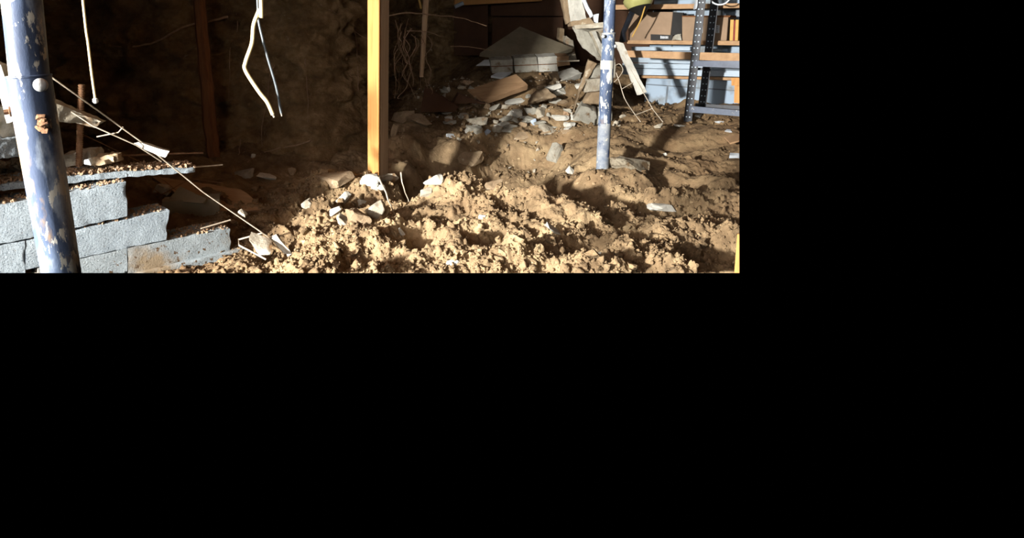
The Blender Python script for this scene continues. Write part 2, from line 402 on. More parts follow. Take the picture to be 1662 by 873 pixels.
keep = np.ones_like(Xg, dtype=bool)
for c0, n_ in CUTS:
    keep &= ((Xg - c0.x) * n_.x + (Yg - c0.y) * n_.y + (Zg - c0.z) * n_.z) > -0.03
keep &= (Xg > -0.80 * Yg)
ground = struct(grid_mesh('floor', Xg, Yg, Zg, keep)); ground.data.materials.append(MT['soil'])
st = 3
Xs, Ys, Zs = Xg[::st, ::st], Yg[::st, ::st], Zg[::st, ::st]
r_, c_ = Xs.shape
vid = np.arange(r_ * c_).reshape(r_, c_)
qs = np.stack([vid[:-1, :-1], vid[:-1, 1:], vid[1:, 1:], vid[1:, :-1]], -1).reshape(-1, 4)
GB = BVHTree.FromPolygons(np.stack([Xs, Ys, Zs], -1).reshape(-1, 3).tolist(), qs.tolist())
def G(px, py):
    h = GB.ray_cast(CAM, ray(px, py).normalized())
    if h[0] is None: raise ValueError('no ground at %s %s' % (px, py))
    return h[0]
def Hz(x, y):
    h = GB.ray_cast(V((x, y, 5)), V((0, 0, -1))); return h[0].z if h[0] else 0.3

# ------------------------------------------------------------------ earth bank at the back left
plan = smooth_path([(-4.2, 3.75, 0), (-3.0, 3.95, 0), (-1.9, 4.12, 0), (-1.0, 4.2, 0), (-0.45, 4.22, 0), (-0.10, 4.32, 0), (0.02, 4.6, 0), (0.06, 5.2, 0), (0.12, 5.9, 0), (0.4, 6.45, 0), (1.0, 6.75, 0), (1.7, 6.95, 0)], 60)
zs = np.arange(0.15, 2.36, 0.013)
UB = []; 
for i in range(0, len(plan)):
    p = plan[i]; t = (plan[min(i + 1, len(plan) - 1)] - plan[max(i - 1, 0)]).normalized(); UB.append((p, V((t.y, -t.x, 0))))
# resample evenly
dist = [0]
for i in range(1, len(plan)): dist.append(dist[-1] + (plan[i] - plan[i - 1]).length)
uu = np.arange(0, dist[-1], 0.014)
bx_ = np.interp(uu, dist, [p[0].x for p in UB]); by_ = np.interp(uu, dist, [p[0].y for p in UB])
nx_ = np.interp(uu, dist, [p[1].x for p in UB]); ny_ = np.interp(uu, dist, [p[1].y for p in UB])
U, Z = np.meshgrid(uu, zs)
disp = 0.30 * fbm(U * 1.6, Z * 1.9, 5, 3) + 0.13 * fbm(U * 6, Z * 9, 15, 5) + 0.35 * caps(U, Z * 1.2, 0.16, 25, dens=.45) + 0.35 * caps(U, Z, 0.06, 35, dens=.5) + 0.035 * fbm(U * 2.0, Z * 22, 45, 2) + 0.03 * np.abs(fbm(U * 22, Z * 26, 55, 3))
disp -= 0.18 * np.exp(-(((U - 2.25) / .16) ** 2 + ((Z - 0.97) / .07) ** 2))          # hollow in the bank
disp += 0.55 * (1 - sstep(0.25, 0.75, Z)) * 0.5 - 0.10 * (Z - 0.5)
EX = bx_[None, :] + nx_[None, :] * disp; EY = by_[None, :] + ny_[None, :] * disp
bank = struct(grid_mesh('wall_back', EX, EY, Z)); bank.data.materials.append(MT['earth'])
s2 = 2
r_, c_ = EX[::s2, ::s2].shape; vid = np.arange(r_ * c_).reshape(r_, c_)
qs = np.stack([vid[:-1, :-1], vid[:-1, 1:], vid[1:, 1:], vid[1:, :-1]], -1).reshape(-1, 4)
EB = BVHTree.FromPolygons(np.stack([EX, EY, Z], -1)[::s2, ::s2].reshape(-1, 3).tolist(), qs.tolist())
def E(px, py, off=0.01):
    d = ray(px, py).normalized(); h = EB.ray_cast(CAM, d); g = GB.ray_cast(CAM, d)
    ds = [x[3] for x in (h, g) if x[0]]
    return CAM + d * (min(ds) - off)

# ------------------------------------------------------------------ room shell around it
def slab(name, c, ax, ay, az, m, n=(1, 1, 1), amp=0):
    return struct(build(name, MB().box(c, ax, ay, az, n=n, amp=amp), m))
slab('ceiling', (0.0, 2.8, 2.41), (4.8, 0, 0), (0, 4.6, 0), (0, 0, 0.06), 'darkwood')
WD = V((0.77, 0.64, 0)).normalized(); WN = V((WD.y, -WD.x, 0)); W0 = V((-1.30, 1.875, 0))
def W(px, py, off=0.0): return on_plane(px, py, W0 + WN * off, WN)
# the part of the foundation wall that still stands, left of the frame
pL = W0 - WD * 0.08
slab('wall_left', pL - WD * 1.8 - WN * 0.1 + V((0, 0, 1.4)), WD * 1.8, -WN * 0.095, (0, 0, .95), 'block')
slab('wall_shade', (-4.4, 2.0, 1.3), (0.1, 0, 0), (0, 2.6, 0), (0, 0, 1.05), 'block')  # unseen wall added to keep the window light off the earth bank
# far wall behind the debris: brown panels
far = MB().hexa([V((1.35, 7.05, 2.35)), V((4.2, 6.6, 2.35)), V((4.2, 6.6, .5)), V((1.35, 7.05, .5))], V((0.05, 0.08, 0)), n=(1, 1, 1))
struct(build('wall_far', far, 'brownpanel'))
pn = MB()
for (a, b, yt, yb, dy) in [(737, 792, -30, 90, 0.02), (797, 918, -30, 26, 0.012), (799, 914, 28, 100, 0.03)]:
    pn.hexa([at(a, yt, 6.85 - dy), at(b, yt, 6.75 - dy), at(b, yb, 6.75 - dy), at(a, yb, 6.85 - dy)], (0, 0.02, 0))
struct(build('trim_1', pn, 'brownpanel'))

# right wall: painted boards over concrete block
SE = V((0.64, -0.77, 0)).normalized(); SN = V((0.77, 0.64, 0)).normalized(); SF = at(1110, 191, 4.3)
def R(px, py, off=0.0): return on_plane(px, py, SF + SN * off, SN)
wr = MB(); WOFF = 0.75
a = R(1052, 100, WOFF); b = R(1240, 100, WOFF)
m_wall = bpy.data.materials.new('painted_block'); m_wall.use_nodes = True
nt = m_wall.node_tree; N = nt.nodes; L = nt.links; bs = N['Principled BSDF']; bs.inputs['Roughness'].default_value = 0.7
tc = N.new('ShaderNodeTexCoord'); mp = N.new('ShaderNodeMapping'); mp.inputs['Rotation'].default_value = (math.pi / 2, 0, 0)
L.new(tc.outputs['Object'], mp.inputs['Vector'])
br = N.new('ShaderNodeTexBrick'); br.inputs['Scale'].default_value = 1.0; br.inputs['Brick Width'].default_value = 0.42; br.inputs['Row Height'].default_value = 0.2
br.inputs['Mortar Size'].default_value = 0.006; br.inputs['Color1'].default_value = (*lin((150, 168, 184)), 1); br.inputs['Color2'].default_value = (*lin((138, 156, 174)), 1); br.inputs['Mortar'].default_value = (*lin((96, 106, 116)), 1)
L.new(mp.outputs['Vector'], br.inputs['Vector'])
nz = N.new('ShaderNodeTexNoise'); nz.inputs['Scale'].default_value = 5; nz.inputs['Detail'].default_value = 6; L.new(tc.outputs['Object'], nz.inputs['Vector'])
mr = N.new('ShaderNodeMapRange'); mr.inputs['From Min'].default_value = .5; mr.inputs['From Max'].default_value = .62; L.new(nz.outputs['Fac'], mr.inputs['Value'])
mx = N.new('ShaderNodeMix'); mx.data_type = 'RGBA'; L.new(mr.outputs['Result'], mx.inputs['Factor']); L.new(br.outputs['Color'], mx.inputs['A']); mx.inputs['B'].default_value = (*lin((108, 112, 112)), 1)
L.new(mx.outputs['Result'], bs.inputs['Base Color'])
o = build('wall_right', MB().hexa([V((a.x, a.y, 2.35)), V((b.x, b.y, 2.35)), V((b.x, b.y, .4)), V((a.x, a.y, .4))], SN * 0.1), m_wall); struct(o)

# ------------------------------------------------------------------ broken block wall, front left
BT = -WN * 0.145
def block(px4, name, label, off=0.0, mt='block', n=(26, 10, 7), depth=BT, amp=0.0014, chip=0.012, cat='concrete block', group=None, top=True, seed=0):
    f = [W(x, y, off) for x, y in px4]
    o = thing(name, (f[3] + f[2]) / 2 + V((0, 0, 0)), label, cat, group)
    build('body', MB().hexa(f, depth, n=n, amp=amp, freq=22, chip=chip, seed=seed), mt, o, smooth=True)
    if top:
        mb = MB(); rnd = random.Random(seed + 50)
        w_ = (f[1] - f[0]); 
        k = int(w_.length / 0.002)
        for _ in range(k):
            p = f[0] + w_ * rnd.uniform(0.02, .98) + depth * rnd.uniform(.06, .9)
            r = rnd.uniform(.003, .009)
            mb.rock(p + V((0, 0, r * .3)), (r * 2, r * 1.7, r * 1.5), (rnd.random() * 3, rnd.random() * 3, rnd.random() * 3), rnd.randint(0, 40), 8)
        g = build('mortar_crumbs', mb, 'rubbletop', o); g['kind'] = 'stuff'; g['label'] = 'brown crumbs of mortar and earth'
    return o
block([(-30, 338), (82, 319.5), (86, 378.5), (-30, 403)], 'concrete_block', 'whitish concrete block left of the near blue post, upper course under the thin slab', seed=1)
block([(86, 318.7), (205, 295), (207, 351), (88, 378)], 'concrete_block', 'whitish concrete block right of the near blue post, topmost whole course', seed=2)
block([(-30, 405), (40.4, 391), (41, 455), (-30, 470)], 'concrete_block', 'whitish concrete block at the left edge, middle course', seed=3, top=False)
block([(41.4, 391), (275, 341.5), (269.5, 389), (41.6, 437.5)], 'concrete_block', 'long whitish concrete block of the middle course ending in shadow', seed=4, n=(40, 10, 7))
block([(60, 435.5), (206.4, 403), (207, 455), (60, 480)], 'concrete_block', 'muddy whitish concrete block behind the foot of the near blue post, lower course', seed=5, top=False, mt='blockmuddy')
block([(207.2, 403), (374, 371.5), (375, 409), (208, 446)], 'concrete_block', 'whitish concrete block of the lower course nearest the dirt mound', seed=6, n=(34, 10, 7), mt='blockmuddy')
block([(200, 450), (398, 403), (402, 420), (200, 470)], 'concrete_footing', 'muddy pale concrete footing below the lowest block course', off=0.02, seed=7, top=False, depth=-WN * 0.2, cat='footing', mt='blockmuddy')
# thin face shell lying on top
sf = -0.05
sl_ = thing('concrete_slab', W(150, 300, sf), 'long thin broken concrete slab lying on the block wall and jutting right', 'concrete slab')
mb = MB().hexa([W(-30, 302, sf), W(206, 277.5, sf), W(206, 287, sf), W(-30, 313, sf)], -WN * 0.13 + V((0, 0, .01)), n=(50, 3, 14), amp=0.004, freq=25, chip=.008)
build('slab', mb, 'block', sl_, smooth=True)
mb = MB().hexa([W(198, 279, sf), W(318, 271.5, sf), W(318, 279.5, sf), W(199, 288, sf)], -WN * 0.11 + V((0, 0, .01)), n=(30, 3, 14), amp=0.004, freq=25, chip=.008, seed=3)
build('slab', mb, 'block', sl_, smooth=True)
build('steel_rod', MB().tube([W(290, 273, sf - .05), W(318, 271, sf - .05), W(361, 267.5, sf - .05)], .0035, 8), 'wire', sl_)
mb = MB(); rnd = random.Random(3)
for _ in range(1000):
    t = rnd.random(); px = -10 + 328 * t; py = 302 - 30.5 * t - (5 if px > 206 else 0) * 0
    p = W(px, np.interp(px, [-30, 206, 318], [302, 277.5, 271.5]), sf) - WN * rnd.uniform(.006, .12) + V((0, 0, rnd.uniform(0.0, .010)))
    r = rnd.uniform(.003, .010)
    mb.rock(p, (r * 2, r * 1.8, r * 1.6), (rnd.random() * 3, rnd.random() * 3, rnd.random()), rnd.randint(0, 40), 8)
g = build('broken_mortar', mb, 'rubbletop', sl_); g['kind'] = 'stuff'; g['label'] = 'brown crumbly broken mortar along the top'

# pieces on and behind the slab
def chunk(pts, depth, name, m, label, cat, n=(10, 5, 4), amp=.006, freq=25, chip=.01, group=None, seed=0):
    o = build(name, MB().hexa(pts, depth, n=n, amp=amp, freq=freq, chip=chip, seed=seed), m, None, smooth=True)
    return tag(o, label, cat, group)
def A4(p, Y):
    Ys_ = Y if isinstance(Y, (list, tuple)) else [Y] * 4
    return [at(x, y, yy) for (x, y), yy in zip(p, Ys_)]
chunk(A4([(-20, 228), (45, 222), (45, 254), (-20, 259)], [1.83, 1.93, 1.93, 1.83]), (-.05, .12, 0), 'concrete_block', 'block', 'sunlit white concrete block behind the near blue post at the left edge', 'concrete block', n=(16, 8, 6))
chunk(A4([(-20, 176), (28, 172), (30, 222), (-20, 226)], [1.86, 1.95, 1.95, 1.86]), (-.05, .09, 0), 'concrete_chunk', 'pale', 'white broken chunk at the left edge above the sunlit block', 'rubble', n=(14, 8, 5), chip=.03, amp=.01)
chunk(A4([(-14, 96), (2, 106), (24, 196), (10, 200)], 1.8), (0, .03, 0), 'wood_strip', 'pale', 'pale narrow strip leaning behind the near blue post at the left edge', 'strip', n=(4, 12, 2), amp=.003)
chunk(A4([(70, 160), (166, 198), (152, 207), (72, 193)], [1.95, 2.1, 2.1, 1.95]), (0, .04, 0.0), 'mortar_slab', 'rock', 'long pale mortar slab slanting between near blue post and rusty rebar', 'rubble', n=(20, 6, 3), amp=.006)
chunk(A4([(100, 252), (150, 243), (152, 262), (100, 272)], [2.16] * 4), (0, .09, 0), 'concrete_chunk', 'rock', 'tan concrete chunk on the slab at the foot of the rusty rebar', 'rubble', chip=.03, amp=.01)
chunk(A4([(146, 256), (186, 252), (190, 264), (146, 270)], [2.14] * 4), (0, .07, 0), 'concrete_chunk', 'tanrock', 'small brown mortar chunk on the slab right of the rebar', 'rubble', chip=.03, amp=.01, seed=3)
o = build('paint_flake', MB().rock(at(143, 263, 2.08), (.028, .022, .03), (.3, .2, .5), 5), 'white'); tag(o, 'small bright white chip on the slab by the rebar foot', 'rubble')
mb = MB(); rnd = random.Random(9)
for _ in range(240):
    p = at(rnd.uniform(-6, 60), rnd.uniform(266, 296), 2.12) ; p += V((rnd.uniform(-.02, .02), rnd.uniform(-.03, .08), 0))
    r = rnd.uniform(.008, .022); mb.rock(p, (r * 2, r * 1.7, r * 1.5), (rnd.random() * 3, rnd.random() * 3, 0), rnd.randint(0, 60), 9)
o = build('grey_gravel', mb, 'blockgrey'); tag(o, 'grey gravel spilled on the slab behind the near blue post', 'gravel', kind='stuff')

# rusty rebar
rb = thing('rebar', at(128, 262, 2.12), 'short rusty ribbed rebar standing upright from the slab', 'rebar')
p0, p1 = at(128, 270, 2.12), at(132, 137, 2.12)
build('bar', MB().tube([p0, p1], .0105, 12), 'rust', rb, smooth=True)
mb = MB()
for k in range(36):
    p = p0.lerp(p1, (k + .5) / 36); ax = (p1 - p0).normalized()
    mb.tube([p - ax * .0022, p + ax * .0022], .0128, 12)
build('ribs', mb, 'rust', rb)

# long joint-reinforcement wires with mortar lumps on them
def wire(pts, r, label, name='reinforcement_wire', m='wire', cat='wire', group=None, sub=1):
    ps = [at(*p) for p in pts]
    if sub > 1: ps = smooth_path(ps, sub)
    o = build(name, MB().tube(ps, r, 7), m, None, smooth=True); return tag(o, label, cat, group)
lw = thing('ladder_wire', at(458, 400, 2.42), 'long pale ladder wire running from the near blue post down to the dirt mound', 'wire')
build('wire', MB().tube([at(75, 119, 1.9), at(232, 232, 2.15), at(330, 312, 2.3), at(432, 382, 2.42), at(478, 415, 2.40)], .0030, 7), 'wire', lw, smooth=True)
build('wire', MB().tube([at(88, 163, 2.0), at(150, 204, 2.05), at(222, 236, 2.12), at(262, 262, 2.2)], .0027, 7), 'wire', lw, smooth=True)
build('cross_wire', MB().tube([at(157, 222, 2.08), at(192, 215, 2.1), at(200, 206, 2.1)], .0025, 6), 'wire', lw)
build('cross_wire', MB().tube([at(426, 378, 2.42), at(387, 389, 2.4), at(388, 398, 2.36), at(432, 421, 2.3)], .0042, 7), 'wire', lw)
mo = build('mortar_lump', MB().hexa(A4([(217, 235), (226, 231), (274, 246), (268, 256)], 2.14), (-.01, .03, 0), n=(14, 5, 4), amp=.004, freq=40), 'pale', lw, smooth=True)
mo2 = build('mortar_lump', MB().hexa(A4([(440, 388), (450, 384), (474, 412), (466, 417)], 2.38), (-.01, .03, 0), n=(14, 5, 4), amp=.003, freq=40), 'pale', lw, smooth=True)
build('mortar_lump', MB().rock(at(394, 345, 2.42), (.045, .03, .025), (0, .7, .3), 4), 'rock', lw)
chunk(A4([(404, 390), (437, 401), (438, 413), (420, 416)], [2.32, 2.32, 2.28, 2.28]), (.0, .05, 0.02), 'mortar_chunk', 'rock', 'pale mortar chunk on the dirt inside the bent wire end', 'rubble', seed=8)
wire([(130, 216, 2.6), (230, 264, 2.75), (340, 352, 2.85)], .0022, 'thin dark wire sagging behind the slab', m='rust')
wire([(190, 253, 2.5), (260, 250, 2.55), (330, 248, 2.6)], .0045, 'thin horizontal wire above the slab with a mortar crust', m='rust')
wire([(326, 371, 2.28), (374, 357, 2.36)], .0034, 'short bare wire sticking out over the lowest block')
wire([(235, 295, 2.75), (262, 316, 2.75), (310, 290, 2.8), (362, 297, 2.85)], .0022, 'bent thin wire over the dark debris hollow', m='rust')

# boards and pieces in the dark hollow
chunk(A4([(245, 285), (392, 307), (432, 340), (330, 345)], [3.1, 3.1, 2.9, 2.75]), (0, .02, -.03), 'plank', 'board', 'brown broken plank lying in the hollow behind the blocks', 'plank', amp=.004, n=(16, 8, 2))
chunk(A4([(292, 302), (335, 322), (330, 330), (271, 326)], [2.75, 2.7, 2.65, 2.65]), (0, .015, -.01), 'slate_piece', 'slabgrey', 'grey triangular sheet leaning in the hollow behind the blocks', 'sheet', amp=.001)
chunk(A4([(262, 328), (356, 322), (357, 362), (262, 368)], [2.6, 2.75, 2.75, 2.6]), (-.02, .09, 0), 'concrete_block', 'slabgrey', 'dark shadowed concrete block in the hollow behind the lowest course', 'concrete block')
chunk(A4([(255, 300), (276, 306), (270, 318), (248, 312)], 2.85), (0, .05, 0), 'rubble_chunk', 'rock', 'small grey rubble chunk in the hollow beside the triangular sheet', 'rubble', chip=.02)

# ------------------------------------------------------------------ props: steel posts, timber post, dark stake
def axis_tube(p0, p1, r0, r1, n=32): 
    m = 6; return MB().tube([p0.lerp(p1, k / m) for k in range(m + 1)], [r0 + (r1 - r0) * k / m for k in range(m + 1)], n)
Yp = 1.06
b0 = at(101.5, 452, Yp); j0 = at(46.5, 122, Yp); t0 = at(31, -10, Yp + .0); 
ax = (j0 - b0).normalized()
sp = thing('steel_post', b0, 'dented blue steel support post close up on the left, sleeve with white bolt', 'post')
rs = 33.0 / F * Yp * .98
build('outer_sleeve', axis_tube(b0, j0, rs * .93, rs), 'bluesteel', sp, smooth=True)
up = (at(31, 0, Yp) - at(43.5, 122, Yp)).normalized()
build('inner_tube', axis_tube(j0 - ax * .03, j0 - ax * .03 + up * 1.05, rs * .88, rs * .88), 'bluesteel', sp, smooth=True)
rim = MB().lathe(j0 - ax * .004, [(rs * 1.0, 0), (rs * 1.03, .001), (rs * 1.03, .004), (rs * .9, .005)], 32, ax)
build('sleeve_rim', rim, 'bluesteel', sp, smooth=True)
bd = (CAM - at(66, 138, Yp)); bd = (bd - ax * bd.dot(ax)).normalized()
bc = at(66, 138, Yp - rs * .98)
build('bolt_head', MB().lathe(bc - bd * .004, [(.013, 0), (.013, .004), (.010, .008), (.004, .010)], 20, bd), 'bolt', sp, smooth=True)
side = bd.cross(ax).normalized()
if side.x > 0: side = -side
pc = at(27, 180, Yp - rs * .3)
build('pin_bolt', MB().lathe(pc - side * .012, [(.006, 0), (.006, .012), (.0115, .013), (.0115, .024), (.006, .025), (.006, .033)], 6, side), 'rust', sp)
mb = MB(); rnd = random.Random(4)
for (x, y, s_) in [(66, 190, .012), (70, 200, .014), (66, 208, .012), (74, 212, .01), (70, 196, .01)]:
    mb.rock(at(x, y, Yp - rs * .93), (s_ * 1.6, .01, s_), (0, 0, 0), int(x + y))
build('dried_mud', mb, 'rust', sp)

Yr = 3.4
b0 = at(977.5, 277, Yr); j0 = at(988, 55, Yr); t0 = at(990.5, -10, Yr)
axr = (j0 - b0).normalized(); rr = 9.8 / F * Yr
sp = thing('steel_post', b0, 'slim blue steel support post standing in the dirt on the right', 'post')
build('outer_sleeve', axis_tube(b0 - axr * .08, j0, rr * .98, rr), 'bluesteel', sp, smooth=True)
build('inner_tube', axis_tube(j0 - axr * .03, j0 + (t0 - j0).normalized() * .98, rr * .86, rr * .86), 'bluesteel', sp, smooth=True)
build('sleeve_rim', MB().lathe(j0 - axr * .003, [(rr, 0), (rr * 1.05, .003), (rr * 1.05, .010), (rr * .9, .012)], 28, axr), 'bolt', sp, smooth=True)
build('worn_foot', axis_tube(b0 - axr * .07, b0.lerp(j0, .36), rr * 1.0, rr * 1.012), 'wornpaint', sp, smooth=True)
build('paint_band', MB().lathe(at(985, 112, Yr), [(rr * 1.0, 0), (rr * 1.035, .004), (rr * 1.05, .025), (rr * 1.03, .05), (rr * 1.0, .055)], 28, axr), 'pale', sp, smooth=True)
build('bolt_head', MB().lathe(at(979, 59, Yr - rr), [(.011, 0), (.011, .006), (.006, .011)], 12, V((-.35, -1, 0)).normalized()), 'bolt', sp)
build('bolt_head', MB().lathe(at(998, 75, Yr - rr * .6), [(.011, 0), (.011, .006), (.006, .011)], 12, V((.6, -.8, 0)).normalized()), 'bolt', sp)

tp = thing('timber_post', at(613, 285, 3.3), 'bright new square timber post standing behind the dirt mound', 'post')
def vpost(name, pa, pb, zb, zt, depth, m, parent, bev=.003):
    """front edge points pa, pb at base (x,y); prism between zb and zt"""
    f = [V((pa[0], pa[1], zt)), V((pb[0], pb[1], zt)), V((pb[0], pb[1], zb)), V((pa[0], pa[1], zb))]
    return build(name, MB().hexa(f, depth), m, parent, bevel=bev)
cA = at(597, 278, 3.36); cB = at(614.3, 278, 3.26); cC = at(630, 278, 3.36)
zb = .30; zt = 2.35
dAB = V((cB.x - cA.x, cB.y - cA.y, 0)); dBC = V((cC.x - cB.x, cC.y - cB.y, 0))
# two planks nailed together: the pale front one and the greyer one behind it
build('front_plank', MB().hexa([V((cA.x, cA.y, zt)) - dAB * .03, V((cB.x, cB.y, zt)), V((cB.x, cB.y, zb)), V((cA.x, cA.y, zb)) - dAB * .03], dBC * .16), 'timber', tp, bevel=.003)
build('rear_plank', MB().hexa([V((cA.x, cA.y, zt)) - dAB * .03 + dBC * .17, V((cB.x, cB.y, zt)) + dBC * .17, V((cB.x, cB.y, zb)) + dBC * .17, V((cA.x, cA.y, zb)) - dAB * .03 + dBC * .17], dBC * .83), 'timbergrey', tp, bevel=.003)
# old dark stake against the bank
q0 = at(345, 243, 3.82); q1 = at(323, -5, 3.95); axs = (q1 - q0).normalized()
st_ = build('wooden_stake', MB().tube([q0 - axs * .08 + V((.012, 0, 0))] + [q0.lerp(q1, k / 14) + V((noise.noise(V((k * .6, 0, 0))) * .012, 0, 0)) for k in range(15)] + [q1 + axs * .85], [.050] * 3 + [.052 - .0006 * k for k in range(14)], 7, twist=.4), 'darkwood', None, smooth=True)
tag(st_, 'old dark brown wooden stake leaning against the earth bank', 'stake')
o = build('wood_corner', MB().hexa([at(1196.5, 380, 1.95), at(1215, 380, 1.9), at(1215, 452, 1.9), at(1191, 452, 1.95)], (.16, .1, 0)), 'timber'); tag(o, 'sliver of orange timber at the lower right edge', 'timber')

# ------------------------------------------------------------------ hanging cables
def cable(pts, r, m, name, label, tip=None):
    ps = [at(*p) for p in pts]; ps = [ps[0] + V((0, 0, 2.34 - ps[0].z))] + ps
    sp_ = smooth_path(ps, 8)
    o = thing(name, ps[-1], label, 'cable')
    build('sheath', MB().tube(sp_, r, 10), m, o, smooth=True)
    e = sp_[-1]; d = (sp_[-1] - sp_[-2]).normalized()
    if tip == 'knob':
        build('end_knob', MB().lathe(e - d * .01, [(.003, 0), (.009, .004), (.010, .014), (.006, .02)], 10, d), 'whitedim', o)
    else:
        build('cut_end', MB().tube([e, e + d * .012], r * .45, 6), 'wire', o)
    return o
cable([(423.5, -5, 2.15), (421, 15, 2.15), (412, 40, 2.15), (409, 70, 2.15), (399, 100, 2.15), (399, 115, 2.15), (420, 148, 2.15), (434, 166, 2.15), (443, 186, 2.15)], .0085, 'cream', 'hanging_cable', 'thick cream cable hanging in a crooked bend before the earth bank')
cable([(418, -5, 2.2), (419, 30, 2.2), (432, 85, 2.2), (448, 140, 2.2), (456.5, 184, 2.2)], .0054, 'blackcable', 'hanging_cable', 'dark grey cable hanging beside the crooked cream cable')
cable([(134, -5, 1.9), (143, 70, 1.9), (149, 120, 1.9), (155, 163, 1.9)], .0045, 'cream', 'pull_cord', 'thin straight cream cord with end knob hanging above the rebar', 'knob')

# ------------------------------------------------------------------ roots
RG = 'roots hanging from the earth bank'
def root(pts, r, label, grp=RG, Y=None, name='root', m='root'):
    ps = [(E(x, y, .02) if Y is None else at(x, y, Y)) for x, y in pts]
    ps = smooth_path(ps, 5); k = len(ps); sd_ = random.random() * 50
    ps = [p + noise.noise_vector(p * 18 + V((sd_, 0, 0))) * .008 for p in ps]
    o = build(name, MB().tube(ps, [r * (1 - .6 * i / k) for i in range(k)], 6), m, None, smooth=True); return tag(o, label, 'root', grp)
root([(370, 27), (340, 35), (300, 43), (262, 63), (235, 73), (190, 76), (130, 72), (85, 70)], .011, 'long root running level across the earth bank, left of the dark stake')
root([(384, 22), (386, 45), (374, 80), (373, 130), (369, 172)], .005, 'thin root hanging right of the dark stake')
root([(446, 105), (437, 130), (434, 165), (425, 205), (425, 240)], .005, 'thin root hanging below the end of the cream cable')
root([(505, 228), (470, 238), (430, 247), (402, 262)], .007, 'root lying along the foot of the bank')
root([(391, 226), (387, 252)], .005, 'tiny root sticking up at the foot of the bank')
root([(520, 8), (545, 22), (575, 50), (580, 90), (582, 148)], .006, 'thin root curling down the bank left of the timber post')
root([(575, 50), (600, 66)], .005, 'short root running behind the timber post')
root([(495, 95), (499, 140), (500, 200)], .004, 'faint straight root on the bank between cables and timber post')
o = root([(628, 27), (660, 21), (700, 24), (740, 28), (770, 36), (790, 42)], .007, 'long pale root crossing above the dark cavity', Y=5.0)
o = root([(660, 50), (690, 51), (720, 60)], .006, 'shorter pale root crossing the dark cavity right of the timber post', Y=5.0)
o = root([(730, 76), (760, 76), (800, 82)], .006, 'faint root in the dark cavity left of the grey slab', Y=5.4)
rnd = random.Random(12)
for k in range(15):
    x = rnd.uniform(640, 700); y = rnd.uniform(20, 60); pts = [(x, y)]
    for q in range(rnd.randint(4, 7)):
        x += rnd.uniform(-13, 13); y += rnd.uniform(12, 24); x = min(max(x, 640), 725); pts.append((x, min(y, 160)))
    root(pts, rnd.uniform(.0025, .005), 'thin tangled root hanging in the dark cavity right of the timber post', 'tangled roots in the cavity', Y=rnd.uniform(4.8, 5.2))
root([(615, 288), (628, 318), (634, 332), (645, 355)], .006, 'pale bent twig standing in the mound below the timber post', 'twigs in the mound', Y=2.78, name='twig', m='wire')
root([(651, 280), (654, 300), (664, 328)], .005, 'short pale twig standing in the mound right of the bent twig', 'twigs in the mound', Y=2.85, name='twig', m='wire')

# ------------------------------------------------------------------ rubble and rocks on the ground
def rk(px, py, w, h, m, label='', dz=None, boxy=.4, name='rock', cat='rock', rot=None, seed=None, grp=None, sink=.25, rough=.09):
    g = G(px, py + h * .35); k = g.y / F; seed = seed if seed is not None else int(px * 7 + py)
    rnd = random.Random(seed)
    dims = (w * k, (dz or w * .7) * k, h * k * 1.05)
    r = rot if rot else (rnd.uniform(-.15, .15), rnd.uniform(-.2, .2), rnd.uniform(-.25, .25))
    o = build(name, MB().rock(g + V((0, dims[1] * .15, dims[2] * (.5 - sink))), dims, r, seed, 12, boxy, rough), m, None)
    return tag(o, label, cat, grp)
rk(545, 292, 66, 26, 'tanrock', 'flat tan stone left of the timber post foot', rot=(.1, -.25, .1))
rk(600, 291, 36, 22, 'pale', 'pale angular stone at the left of the timber post foot')
rk(628, 290, 40, 18, 'rock', 'pale flat stone at the right of the timber post foot')
rk(613, 303, 26, 13, 'pale', 'small white stone just below the timber post foot')
rk(703, 290, 34, 20, 'pale', 'white lump of mortar on the mound right of the timber post')
rk(692, 311, 22, 18, 'rock', 'grey stone leaning under the white mortar lump')
rk(555, 322, 34, 14, 'pale', 'slanted pale shard at the top of the rubble nest on the mound', rot=(0, -.4, .4))
rk(545, 344, 26, 13, 'pale', 'pale shard at the left of the rubble nest', rot=(.2, -.6, .3))
rk(556, 358, 28, 14, 'rock', 'grey shard at the lower left of the rubble nest', rot=(.2, .6, .2))
rk(583, 352, 44, 36, 'tanrock', 'large earth covered lump in the middle of the rubble nest', boxy=.3)
rk(610, 340, 34, 36, 'rock', 'brown grey stone at the right of the rubble nest')
rk(585, 328, 20, 12, 'pale', 'small white shard at the top of the rubble nest')
rk(498, 330, 20, 20, 'rock', 'grey flat stone in the shade left of the mound')
rk(652, 375, 12, 14, 'pale', 'tiny white shard in the shadow below the rubble nest')
rk(396, 281, 34, 17, 'blockgrey', 'grey broken block piece in the shade at the foot of the bank')
rk(432, 288, 36, 11, 'pale', 'long pale mortar piece in the shade right of the broken block piece', rot=(0, .25, .2))
rk(473, 278, 16, 14, 'tanrock', 'small tan stone in the shade at the foot of the bank')
rk(411, 253, 8, 9, 'pale', 'tiny pale pebble at the foot of the bank')
rk(376, 208, 34, 24, 'tanrock', 'tan stone embedded beside the foot of the dark stake')
rk(926, 277, 16, 14, 'pale', 'white shard standing at the far side of the trench', rot=(.3, .5, .3))
rk(1024, 262, 70, 32, 'rubblepale', 'long pale crusted block half buried right of the slim blue post', boxy=.45, rot=(.15, .05, -.12), sink=.45, rough=.16)
rk(1075, 336, 44, 12, 'pale', 'flat pale shard in the dark furrow on the right')
rk(1040, 345, 4, 3, 'pale', 'tiny chip right of the furrow')
rk(905, 380, 50, 10, 'pale', 'long whitish streak of mortar on the foreground mound', rot=(0, .65, -.3))
rk(972, 412, 20, 10, 'rock', 'small grey stone low on the foreground mound')
